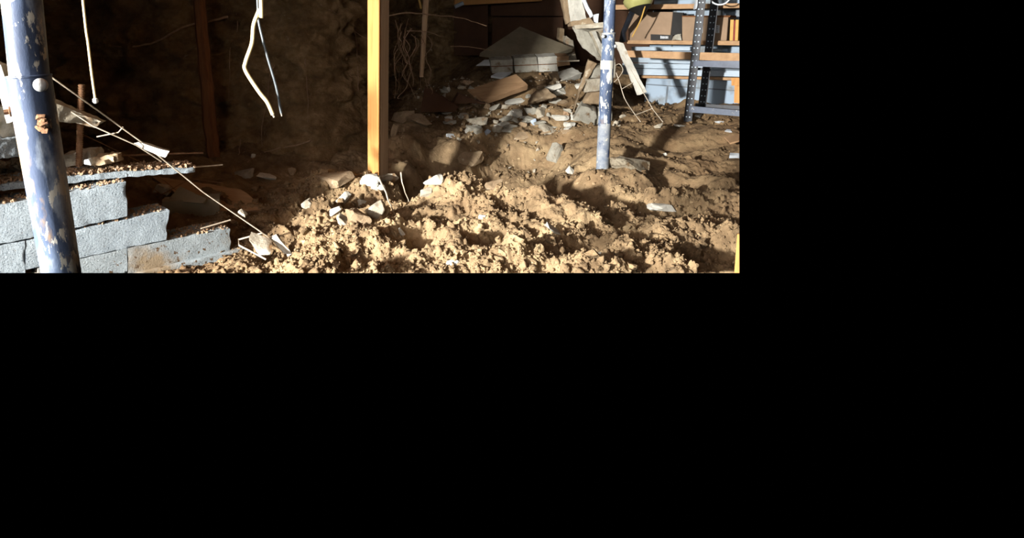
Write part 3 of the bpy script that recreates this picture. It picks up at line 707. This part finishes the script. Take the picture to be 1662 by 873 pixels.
rk(735, 427, 26, 10, 'pale', 'pale mortar piece at the lower edge of the mound')
rk(783, 352, 14, 8, 'pale', 'small pale chip in the dark gap of the mound')
rk(800, 300, 34, 22, 'tanrock', 'big tan clod on the ridge of the mound', boxy=.2)
rk(1010, 188, 12, 8, 'rock', 'small grey pebble right of the slim blue post base')
rk(1070, 204, 14, 10, 'rock', 'rounded grey pebble at the end of the ladder wire')
rk(726, 176, 24, 18, 'tanrock', 'round pale tan stone before the tilted brown panel', boxy=.1)
rk(640, 211, 12, 24, 'tanrock', 'upright yellowish stone right of the timber post')
rk(655, 190, 40, 24, 'tanrock', 'large dim stone right of the timber post', boxy=.7)
rk(680, 195, 44, 20, 'tanrock', 'yellowish dim lump behind the upright yellowish stone')
rk(790, 214, 14, 9, 'bluedeb', 'small bluish white scrap on the debris slope', name='plastic_scrap', cat='scrap')
rk(866, 198, 11, 14, 'bluedeb', 'bluish white rounded scrap in the middle of the rubble', name='plastic_scrap', cat='scrap')
rk(835, 183, 28, 16, 'pale', 'whitish mortar chunk in the middle of the debris slope')
rk(880, 182, 24, 18, 'rock', 'grey chunk right of the whitish mortar chunk')
rk(868, 170, 14, 12, 'blockgrey', 'grey rounded lump above the bluish rounded scrap')
rk(910, 190, 28, 9, 'pale', 'flat white mortar piece before the leaning blocks')
rk(925, 202, 20, 9, 'pale', 'small pale flake below the flat white mortar piece')
rk(815, 204, 26, 12, 'pale', 'pale flat mortar flake at the top of the lit bank')
rk(850, 220, 34, 12, 'tanrock', 'tan stone set in the top of the lit bank')
rk(890, 208, 36, 20, 'rock', 'crumbling grey lump at the top of the lit bank')
rk(775, 196, 36, 14, 'rock', 'grey block fragment left on the debris slope')
rk(770, 210, 28, 14, 'blockgrey', 'dull grey fragment below the grey block fragment')
rk(733, 220, 18, 5, 'white', 'thin white sliver at the left of the lit bank')
rk(760, 256, 60, 24, 'tanrock', 'large tan stone bulging from the lit bank', boxy=.4)
rk(905, 245, 30, 34, 'blockgrey', 'grey cracked slab standing in the lit bank')
rk(830, 164, 40, 8, 'pale', 'long whitish strip below the tan board', rot=(0, -.12, .2))
rk(1080, 250, 6, 5, 'pale', 'tiny pale chip on the trampled earth')
SG = 'small rubble fragments on the debris slope'
rnd = random.Random(21)
for k in range(90):
    px = rnd.uniform(715, 945); py = rnd.uniform(128, 215)
    if px > 770 and px < 850 and 125 < py < 162: continue
    rk(px, py, rnd.uniform(8, 26), rnd.uniform(4, 11), rnd.choice(['rock', 'blockgrey', 'tanrock', 'tanrock', 'rubbletop', 'blockgrey', 'pale']), boxy=.85, rot=(rnd.uniform(-.3, .5), rnd.uniform(-.35, .35), rnd.uniform(-.6, .6)), label='small angular rubble fragment on the far debris slope', name='rubble_fragment', cat='rubble', grp=SG, seed=1000 + k)

def hull(seed, n):
    rnd = random.Random(seed); bm = bmesh.new()
    for _ in range(n): bm.verts.new(V([rnd.gauss(0, 1) for _ in range(3)]).normalized() * rnd.uniform(.36, .56))
    r = bmesh.ops.convex_hull(bm, input=bm.verts)
    bmesh.ops.delete(bm, geom=[g for g in r['geom_interior'] if isinstance(g, bmesh.types.BMVert)], context='VERTS')
    bmesh.ops.triangulate(bm, faces=list(bm.faces)); bm.verts.index_update()
    mb = MB().add([v.co.copy() for v in bm.verts], [tuple(x.index for x in f.verts) for f in bm.faces]); bm.free(); return mb
# crumbs of soil: countless
def lumps(name, n, region, rng, m, label, seed, smin, smax, nv=10, simple=False):
    rnd = np.random.RandomState(seed); tmpl = []
    for k in range(8):
        mb = hull(300 + k, 11) if simple else MB().rock((0, 0, 0), (1, 1, 1), (0, 0, 0), 300 + k, nv, .25, .26); tmpl.append((np.array([tuple(v) for v in mb.v]), np.array(mb.f)))
    VV = []; FF = []; base = 0
    X_ = rnd.uniform(region[0], region[1], n); Y_ = rnd.uniform(region[2], region[3], n)
    msk = vnoise(X_ * 3, Y_ * 3, 400) + 0.6 * rnd.rand(n) > 0.12
    X_, Y_ = X_[msk], Y_[msk]; H_ = height(X_, Y_)
    for x, y, h in zip(X_, Y_, H_):
        s = smin * (smax / smin) ** (rnd.rand() ** 2.0)
        tv, tf = tmpl[rnd.randint(8)]
        R_ = np.array(Euler(rnd.rand(3) * 6.28).to_matrix()); p = (tv * s * (0.7 + .6 * rnd.rand(3))) @ R_.T + np.array([x, y, h + s * .18])
        VV.append(p); FF.append(tf + base); base += len(p)
    P = np.concatenate(VV); Q = np.concatenate(FF)
    me = bpy.data.meshes.new(name); me.vertices.add(len(P)); me.vertices.foreach_set('co', P.astype(np.float32).ravel())
    me.loops.add(Q.size); me.loops.foreach_set('vertex_index', Q.astype(np.int32).ravel())
    me.polygons.add(len(Q)); me.polygons.foreach_set('loop_start', np.arange(0, Q.size, 3, dtype=np.int32)); me.polygons.foreach_set('loop_total', np.full(len(Q), 3, dtype=np.int32))
    me.update(calc_edges=True); me.polygons.foreach_set('use_smooth', np.ones(len(Q), dtype=bool))
    o = bpy.data.objects.new(name, me); COL.objects.link(o); me.materials.append(MT[m]); return tag(o, label, 'soil', kind='stuff')
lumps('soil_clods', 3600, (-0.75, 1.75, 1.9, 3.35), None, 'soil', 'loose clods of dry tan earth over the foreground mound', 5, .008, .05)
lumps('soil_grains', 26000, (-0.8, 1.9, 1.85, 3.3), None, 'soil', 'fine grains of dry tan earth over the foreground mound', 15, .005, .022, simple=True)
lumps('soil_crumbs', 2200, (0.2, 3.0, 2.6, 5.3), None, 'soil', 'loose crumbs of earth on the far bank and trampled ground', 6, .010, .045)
lumps('stone_chips', 330, (0.45, 2.1, 4.3, 6.0), None, 'rock', 'countless pale stone chips over the debris slope', 8, .012, .045)

# ------------------------------------------------------------------ far debris
chunk(A4([(844, 43), (930, 78), (870, 97), (779, 86)], [6.45, 6.2, 6.0, 6.15]), (0.0, .03, -.04), 'stone_slab', 'slabgrey', 'large grey brown diamond shaped slab lying tilted at the back', 'slab', n=(10, 10, 1), amp=.003, chip=0)
bb = thing('block_beam', at(845, 118, 5.9), 'row of grey concrete blocks still joined, lying before the large tilted slab', 'block row')
for q, (p4, m_) in enumerate([([(796, 98), (832, 96), (833, 119), (799, 119)], 'blockgrey'), ([(834, 94.5), (871, 92.5), (874, 116), (836, 118.5)], 'blockgrey'), ([(873, 93), (904, 91), (906, 115), (875, 116.5)], 'pale'), ([(903, 92), (923, 91), (925, 106), (905, 108)], 'board')]):
    c = build('block', MB().hexa(A4(p4, [5.85, 5.85, 5.8, 5.8]), (0.01, .14, .03), n=(10, 6, 5), amp=.004, freq=20, chip=.01, seed=q), m_, bb, smooth=True)
    if m_ == 'board': c['label'] = 'brown block at the right end'
    if m_ == 'pale': c['label'] = 'whiter block'
build('mortar_joint', MB().hexa(A4([(797, 107.5), (905, 103), (905, 104.2), (797, 108.7)], [5.815, 5.815, 5.815, 5.815]), (0, .02, 0)), 'darkwood', bb)
build('steel_rod', MB().tube([at(905, 99.5, 5.78), at(940, 98.5, 5.78)], .008, 6), 'wire', bb)
chunk(A4([(786, 97), (800, 95.5), (800, 106), (773, 106)], [6.0, 6, 5.9, 5.9]), (0, .02, -.01), 'white_board', 'white', 'white sheet behind the left end of the block row', 'sheet', amp=.002)
chunk(A4([(808, 117), (830, 117), (817, 126), (797, 123)], [5.8, 5.8, 5.65, 5.7]), (0, .01, -.02), 'white_board', 'white', 'white sheet lying under the left end of the block row', 'sheet', amp=.002)
chunk(A4([(838, 120), (857, 138), (786, 163), (757, 146)], [5.5, 5.35, 5.2, 5.4]), (0, .02, -.05), 'wood_board', 'board', 'wide tan wooden board lying tilted on the debris slope', 'board', amp=.003, n=(12, 8, 2))
chunk(A4([(905, 117), (928, 109), (945, 118), (913, 131)], [5.7, 5.75, 5.6, 5.5]), (0, .04, -.06), 'mortar_slab', 'pale', 'pale flat mortar slab right of the block row', 'rubble', amp=.006)
chunk(A4([(893, 120), (905, 118), (909, 130), (900, 130)], 5.6), (0, .08, 0), 'block_fragment', 'tanrock', 'brown cube shaped fragment left of the pale flat mortar slab', 'rubble')
chunk(A4([(888, 142), (910, 136), (912, 142), (895, 148)], 5.25), (0, .08, 0), 'block_fragment', 'pale', 'pale topped block fragment below the brown cube fragment', 'rubble')
chunk(A4([(690, 140), (744, 172), (740, 182), (682, 182)], [5.2, 5.0, 4.9, 4.95]), (0, .03, 0), 'brown_panel', 'brownpanel', 'tilted brown panel right of the hanging tangled roots', 'panel', amp=.003)
chunk(A4([(745, 152), (765, 160), (790, 168), (735, 168)], 5.1), (0, .12, 0), 'clay_block', 'brownpanel', 'brown sloping block left below the tan board', 'rubble', amp=.01)
chunk(A4([(866, 150), (885, 143), (905, 157), (862, 166)], [5.2, 5.2, 5.0, 5.0]), (0, .1, -.04), 'earth_lump', 'tanrock', 'brown earth lump in the middle of the debris slope', 'rubble', amp=.015, chip=.02)
# timber sill, strap, post end and tube at the top
o = build('sill_beam', MB().hexa([at(738, -12, 6.6), at(880, -12, 6.6), at(880, 1.5, 6.6), at(738, 9, 6.6)], (0, .1, 0)), 'timber'); tag(o, 'orange timber sill at the top behind the cavity', 'beam')
o = build('cavity_stake', MB().tube([at(684, 125, 5.15), at(688, 60, 5.15), at(692, -8, 5.15), at(692, -8, 5.15) + V((0, 0, .7))], [.02, .024, .03, .03], 8), 'timbergrey', None, smooth=True); tag(o, 'grey wooden stake hanging in the dark cavity among roots', 'stake')
o = build('yellow_strap', MB().hexa([at(677, -8, 4.9), at(680, -8, 4.9), at(685, 14, 4.9), at(682, 14, 4.9)], (0, .006, 0)), 'yellow'); tag(o, 'short yellow strap hanging in front of the cavity stake', 'strap')
o = build('pipe_stub', MB().tube([at(738, 11, 6.2), at(752, 5, 6.2)], .022, 12), 'bluedeb', None, smooth=True); tag(o, 'short bluish white pipe end under the timber sill', 'pipe')

# ------------------------------------------------------------------ leaning stack of broken blocks behind the slim post
def bblock(p4, Y, dv, m_, lab, seed, extra=()):
    Ys_ = Y if isinstance(Y, list) else [Y] * 4
    o = thing('broken_block', at(*p4[2], Ys_[2]), lab, 'concrete block')
    build('body', MB().hexa(A4(p4, Ys_), dv, n=(14, 14, 7), amp=.006, freq=14, chip=.025, seed=seed), m_, o, smooth=True)
    for nm, q4, Yq, dq, mq, lq in extra:
        c = build(nm, MB().hexa(A4(q4, Yq), dq, n=(8, 14, 4), amp=.005, freq=16, chip=.015, seed=seed + 3), mq, o, smooth=True); c['label'] = lq
    return o
bblock([(917, -30), (936, -30), (953, 32), (926, 35)], 5.0, (.05, .18, 0), 'pale', 'uppermost pale broken block with white edge strip, leaning behind the slim blue post', 11,
       [('broken_side', [(906, -30), (917, -30), (926, 35), (920, 40)], [5.1, 5.01, 5.01, 5.1], (.02, .1, 0), 'tanrock', 'brown broken side'),
        ('edge_strip', [(929, -30), (937, -30), (963, 26), (958, 30)], 4.97, (.02, .04, 0), 'white', 'white edge strip'),
        ('crumbled_base', [(926, 35), (958, 28), (966, 40), (928, 43)], 5.0, (.02, .16, 0), 'tanrock', 'brown crumbled base')])
bblock([(929, 44), (955, 52), (977, 99), (943, 78)], [5.0, 4.8, 4.75, 4.95], (.17, .12, .02), 'blockgrey', 'grey cracked block second from top of the leaning stack', 12,
       [('cracked_face', [(956, 51), (992, 43), (999, 101), (978, 100)], [4.8, 4.85, 4.8, 4.75], (.03, .2, 0), 'rock', 'paler cracked face'),
        ('mortar_ridge', [(960, 52), (966, 50), (988, 96), (981, 98)], [4.77, 4.78, 4.74, 4.73], (.02, .05, 0), 'pale', 'pale mortar ridge'),
        ('broken_top', [(932, 41), (984, 36), (986, 45), (934, 47)], [4.95, 4.8, 4.8, 4.95], (.02, .12, 0), 'rock', 'crumbly top edge')])
bblock([(955, 97), (969, 103), (941, 150), (928, 190)], [4.8, 4.7, 4.6, 4.6], (.06, .16, 0), 'tanrock', 'brown slanted slab along the left side of the leaning stack', 13)
bblock([(967, 108), (999, 100), (999, 126), (957, 127)], 4.68, (.02, .2, 0), 'blockgrey', 'bluish grey block third from top of the leaning stack', 14)
bblock([(954, 129), (976, 127), (974, 147), (948, 150)], 4.62, (.02, .18, 0), 'rock', 'crumbled pale block under the bluish grey block of the stack', 15)
bblock([(960, 150), (996, 148), (994, 172), (946, 168)], 4.58, (.03, .18, 0), 'tanrock', 'crumbled tan block low in the leaning stack', 16)
bblock([(944, 171), (969, 180), (967, 205), (929, 195)], 4.5, (.05, .14, .02), 'blockgrey', 'greenish grey block at the foot of the leaning stack', 17)
bblock([(971, 180), (994, 182), (992, 206), (969, 206)], 4.5, (.05, .14, .02), 'blockgrey', 'grey foot block directly behind the slim blue post', 18)
chunk(A4([(963, 24), (972, 22), (971, 38), (966, 36)], 4.98), (.0, .02, 0), 'white_flake', 'white', 'small white triangular flake left of the slim blue post', 'scrap', amp=.001)
chunk(A4([(909, 45), (916, 47), (914, 95), (905, 95)], 6.5), (.0, .1, 0), 'rubble_chunk', 'tanrock', 'upright brown shard left of the leaning stack', 'rubble')
chunk(A4([(919, 58), (930, 66), (936, 98), (918, 98)], 6.4), (.0, .1, 0), 'rubble_chunk', 'rock', 'small grey shard between the tilted slab and leaning stack', 'rubble')
# ladder wire with long mortar bar, right of the slim post
lw = thing('ladder_wire', at(1075, 195, 4.2), 'rusty ladder wire with long white mortar bar dangling right of the slim blue post', 'wire')
build('wire', MB().tube(smooth_path([at(1000, 118, 4.4), at(1006, 135, 4.35), at(1014, 160, 4.3), at(1028, 182, 4.3), at(1040, 198, 4.25)], 5), .0032, 6), 'wire', lw, smooth=True)
build('wire', MB().tube([at(1003, 75, 4.4), at(1044, 150, 4.3), at(1060, 178, 4.25), at(1076, 198, 4.2)], .0032, 6), 'wire', lw, smooth=True)
build('cross_wire', MB().tube([at(1010, 144, 4.33), at(1029, 133, 4.33)], .0028, 6), 'wire', lw)
build('cross_wire', MB().tube([at(1030, 187, 4.28), at(1059, 176, 4.26)], .0028, 6), 'wire', lw)
build('bent_wire', MB().tube(smooth_path([at(997, 133, 4.38), at(1004, 126, 4.36), at(1011, 114, 4.36), at(1006, 104, 4.36), at(999, 106, 4.4)], 5), .0028, 6), 'wire', lw, smooth=True)
build('mortar_bar', MB().hexa(A4([(1000, 68), (1011, 70), (1050, 150), (1037, 154)], [4.4, 4.4, 4.3, 4.3]), (.0, .03, 0), n=(3, 20, 3), amp=.006, freq=20), 'pale', lw, smooth=True)

# ------------------------------------------------------------------ shelving on the right
sh = thing('shelving_unit', SF, 'dark slotted steel shelving unit with timber beam on the right', 'shelf')
def upright(name, pb, zt, w1, lean=None):
    ax_ = V((0, 0, 1)); m1 = MB()
    # angle section: one flange along the front, one along the depth
    f = [pb + V((0, 0, zt)), pb + SE * w1 + V((0, 0, zt)), pb + SE * w1, pb]
    m1.hexa(f, SN * .004)
    m1.hexa([pb + V((0, 0, zt)) + SN * w1, pb + V((0, 0, zt)), pb, pb + SN * w1], SE * .004)
    o = build(name, m1, 'darksteel', sh)
    h = MB(); k = 0; z = .04
    while z < zt - .02:
        for s_ in (.3, .7):
            c = pb + SE * w1 * s_ + V((0, 0, z)) - SN * .0012
            h.tube([c, c + SN * .002], .0052, 8)
            c = pb + SN * w1 * s_ + V((0, 0, z)) - SE * .0012
            h.tube([c, c + SE * .002], .0052, 8)
        z += .05
    hh = build('slot_holes', h, 'hole', o); hh['kind'] = 'stuff'; hh['label'] = 'rows of round punched holes'
    return o
zt = 2.33 - SF.z
upright('upright', SF - V((0, 0, .03)), zt, .06)
RB = SF + SN * .28; RB.z = SF.z + 0.02
upright('upright', RB, zt - .02, .06)
def sbeam(name, pts, off, d, m, parent=sh, n=(1, 1, 1)):
    return build(name, MB().hexa([R(x, y, off) for x, y in pts], SN * d, n=n), m, parent, bevel=.002)
sbeam('steel_beam', [(1126, 98.5), (1225, 99), (1225, 112), (1124, 107.5)], -.004, .03, 'beamsteel')
sbeam('bottom_beam', [(1118, 172), (1225, 181.5), (1225, 191), (1118, 182)], -.004, .03, 'beamsteel')
sbeam('timber_beam', [(1014, 82.0), (1225, 87), (1225, 101), (1014, 92.5)], .012, .035, 'board')
sbeam('rear_beam', [(1128, 168), (1225, 173), (1225, 181), (1128, 176)], .28, .03, 'darksteel')
sbeam('cross_brace', [(1123, 110), (1140, 110), (1140, 114), (1123, 114)], .06, .03, 'darksteel')
# shelf boards fixed along the wall
def wallboard(name, pts, off, d, m, label, cat='board'):
    o = build(name, MB().hexa([R(x, y, off) for x, y in pts], SN * d), m, None, bevel=.002); return tag(o, label, cat)
wallboard('shelf_board', [(1016, 65.5), (1225, 66.5), (1225, 74), (1016, 71)], .38, .36, 'board', 'long wooden shelf board carrying the cardboard boxes')
wallboard('upper_board', [(985, 8), (1225, 5), (1225, 12.5), (985, 16)], .40, .34, 'board', 'long wooden shelf board at the top above the boxes')
wallboard('lower_board', [(1040, 122.5), (1192, 126), (1192, 130.5), (1040, 126.5)], .62, .12, 'board', 'thin wooden ledge board low along the white wall')
wallboard('wood_block', [(1187, 126), (1200, 126), (1200, 139), (1187, 139)], .56, .06, 'timber', 'small square wood offcut at the right end of the low ledge', 'wood')
wallboard('timber_stub', [(1192, 139), (1225, 141), (1225, 170), (1191, 167)], .58, .05, 'timber', 'short upright timber leg low at the right edge', 'wood')
wallboard('siding', [(1025, 76), (1120, 76), (1120, 82), (1025, 82)], .60, .14, 'siding', 'long white plank stored under the box shelf, left of the uprights', 'plank')
wallboard('siding', [(1148, 79.5), (1172, 80), (1172, 84), (1148, 83.5)], .60, .14, 'siding', 'short white plank end stored right of the uprights', 'plank')
for q, (ya, yb, nm) in enumerate([(93, 101, 'uppermost'), (102.5, 110, 'second'), (111, 121, 'third')]):
    o = build('siding', MB().hexa([R(1010, ya, .66 - .01 * q), R(1225, ya + 4, .66 - .01 * q), R(1225, yb + 4, .66 - .01 * q), R(1010, yb, .66 - .01 * q)], SN * .05), 'siding', None, bevel=.002)
    tag(o, nm + ' of the three long white planks stacked flat against the wall above the low ledge', 'plank')
# boxes on the shelf
def carton(pts, off, d, label, flap=None, m='cardboard'):
    f = [R(x, y, off) for x, y in pts]
    o = thing('cardboard_box', (f[2] + f[3]) / 2, label, 'box')
    build('carton', MB().hexa(f, SN * d), m, o, bevel=.003); return o
c1 = carton([(1020, 19), (1092, 19.5), (1087, 65.5), (1020, 66)], .42, .22, 'large plain cardboard box on the shelf, left of the steel uprights')
o = build('open_flap', MB().hexa([R(1092.5, 20, .42), R(1109, 20.5, .46), R(1106, 60, .46), R(1088, 65, .42)], SN * .02), 'black', c1); o['label'] = 'dark open side flap'
c2 = carton([(1107, 27), (1182, 27.5), (1179, 65.8), (1107, 65.8)], .44, .2, 'cardboard box with white shipping labels on the shelf behind the uprights')
for (xa, xb) in [(1132, 1141), (1152.5, 1168)]:
    lb = build('paper_label', MB().hexa([R(xa, 41, .436), R(xb, 41, .436), R(xb - .5, 53.5, .436), R(xa - .5, 53.5, .436)], SN * .002), 'white', c2)
    mb = MB()
    for k in range(4):
        y = 43 + k * 2.8
        for j in range(3):
            x = xa + 1 + j * (xb - xa - 2) / 3
            mb.hexa([R(x, y, .4345), R(x + (xb - xa) * .2, y, .4345), R(x + (xb - xa) * .2, y + .9, .4345), R(x, y + .9, .4345)], SN * .0008)
    pr = build('print', mb, 'black', lb)
build('top_flap', MB().hexa([R(1107, 25.5, .45), R(1186, 25, .45), R(1184, 28, .44), R(1107, 28, .44)], SN * .15), 'darkwood', c2)
sm = thing('small_box', R(1075, 65, .40), 'small black box with white lettering under the large cardboard box', 'box')
build('carton', MB().hexa([R(1056, 55.5, .40), R(1092, 57, .40), R(1090, 65.4, .40), R(1056, 65.4, .40)], SN * .015), 'black', sm)
mb = MB()
for k, (x, w_) in enumerate([(1072, 2), (1075, 2.2), (1078, 1), (1080, 2), (1083, 1.2)]):
    mb.hexa([R(x, 58.8 if k != 0 else 58, .398), R(x + w_, 58.8, .398), R(x + w_, 62.6, .398), R(x, 62.6, .398)], SN * .002)
build('lettering', mb, 'white', sm)
chunk([R(1092, 57, .41), R(1104, 55, .41), R(1106, 65, .41), R(1090, 65, .41)], SN * .01, 'crumpled_bag', 'blockgrey', 'small crumpled grey bag between the two cardboard boxes', 'bag', amp=.01, freq=30)
for (xa, xb, m_, l_, ya) in [(1184.5, 1190, 'yellow', 'yellow board standing on edge right of the labelled box', 32), (1190.6, 1192.4, 'red', 'thin dark red board between the two yellow boards', 33), (1193, 1198, 'yellow', 'yellow board standing on edge at the right end of the shelf', 32)]:
    f = [R(xa + 1, ya, .44), R(xb + 1, ya, .44), R(xb - .5, 65.8, .44), R(xa - .5, 65.8, .44)]
    tag(build('panel_board', MB().hexa(f, SN * .2), m_), l_, 'board')
# olive housing on its stem, with yellow cord
oc = R(1030, 5, .1)
om = thing('olive_lamp', R(1012, 66, .3), 'olive green rounded lamp hood on a dark stem near the top right', 'lamp')
hd = V((.15, -.25, -1)).normalized()
k = oc.y / F
build('hood', MB().lathe(oc + V((0, 0, 26 * k)), [(9 * k, 0), (16 * k, 6 * k), (18 * k, 14 * k), (22 * k, 20 * k), (21 * k, 26 * k), (17 * k, 33 * k), (9 * k, 40 * k), (3 * k, 45 * k)], 24, hd), 'olive', om, smooth=True)
build('seal', MB().lathe(oc + V((0, 0, 26 * k)) + hd * 34 * k, [(16.6 * k, 0), (9 * k, 7.5 * k), (3.4 * k, 13 * k)], 24, hd), 'black', om, smooth=True)
build('hood_cap', MB().rock(oc + V((20 * k, 0.02, 14 * k)), (16 * k, 16 * k, 18 * k), seed=3, boxy=.2), 'darkwood', om)
build('stem', MB().tube([R(1026, 20, .12), R(1012, 52, .3), R(1011, 66, .34)], [4.6 * k, 4.2 * k, 6 * k], 10), 'darksteel', om, smooth=True)
o = build('cord', MB().tube(smooth_path([R(1047, 10, .05), R(1040, 32, .08), R(1030, 52, .1), R(1026, 60, .1)], 5), .006, 6), 'yellow', om); o['label'] = 'thin yellow cord hanging down'
o = build('white_cable', MB().tube(smooth_path([R(1151, -8, .2), R(1156, 3, .15), R(1166, 7.5, .12), R(1178, 5, .12), R(1188, -6, .15)], 6), .006, 8), 'white', None, smooth=True); tag(o, 'looped white cable at the top right behind the shelf uprights', 'cable')
chunk([R(1130, -10, -.02), R(1134, -10, -.02), R(1131, 14, -.02), R(1125, 16, -.02)], SN * .004, 'white_strip', 'white', 'white paper strip stuck on the front shelf upright at top', 'paper', amp=.004)
chunk(A4([(1176, 222), (1200, 217), (1212, 224), (1185, 232)], [3.85, 3.85, 3.7, 3.7]), (0, .0, -.012), 'wood_offcut', 'board', 'tan wood offcut lying on the trampled earth at the right edge', 'wood', amp=.001)
chunk(A4([(1185, 248), (1212, 249), (1212, 253), (1184, 252)], [3.55, 3.5, 3.5, 3.5]), (0, .0, -.02), 'white_strip', 'white', 'short white strip lying on the earth at the right edge', 'scrap', amp=.001)
rk(1136, 188, 14, 5, 'pale', 'pale flake by the foot of the front shelf upright')
rk(1168, 198, 12, 4, 'white', 'white flake on the ground below the shelf', name='paper_scrap', cat='scrap')
rk(1184, 213, 14, 5, 'white', 'white flake on the ground above the wood offcut', name='paper_scrap', cat='scrap')
rk(1106, 205, 30, 4, 'pale', 'strewn pale splinter in front of the shelf foot', name='paper_scrap', cat='scrap')

# ------------------------------------------------------------------ end everything where the photograph ends
bpy.context.view_layer.update()
for o in list(S.objects):
    if o.type != 'MESH' or o.name in ('ceiling', 'wall_left', 'wall_shade'): continue
    mw = o.matrix_world.copy(); n_ = len(o.data.vertices)
    if not n_: continue
    co = np.empty(n_ * 3, np.float32); o.data.vertices.foreach_get('co', co); co = co.reshape(-1, 3)
    M = np.array(mw); wc = co @ M[:3, :3].T + M[:3, 3]
    ds = [(wc - np.array(c)) @ np.array(nn) for c, nn in CUTS]
    if min(d.min() for d in ds) >= -1e-5: continue
    bm = bmesh.new(); bm.from_mesh(o.data); inv = mw.inverted()
    for (c, nn), d in zip(CUTS, ds):
        if d.min() >= -1e-5: continue
        g = list(bm.verts) + list(bm.edges) + list(bm.faces)
        r = bmesh.ops.bisect_plane(bm, geom=g, plane_co=inv @ c, plane_no=(inv.to_3x3() @ nn), clear_inner=True, clear_outer=False, dist=1e-6)
        if o.name not in ('floor', 'wall_back') and len(bm.verts) < 20000:
            ed = [e for e in r['geom_cut'] if isinstance(e, bmesh.types.BMEdge)]
            if ed:
                try: bmesh.ops.holes_fill(bm, edges=ed, sides=0)
                except Exception: pass
    empty = len(bm.faces) == 0
    bm.to_mesh(o.data); bm.free()
    if empty: print('EMPTY', o.name, o.get('label')); bpy.data.objects.remove(o)
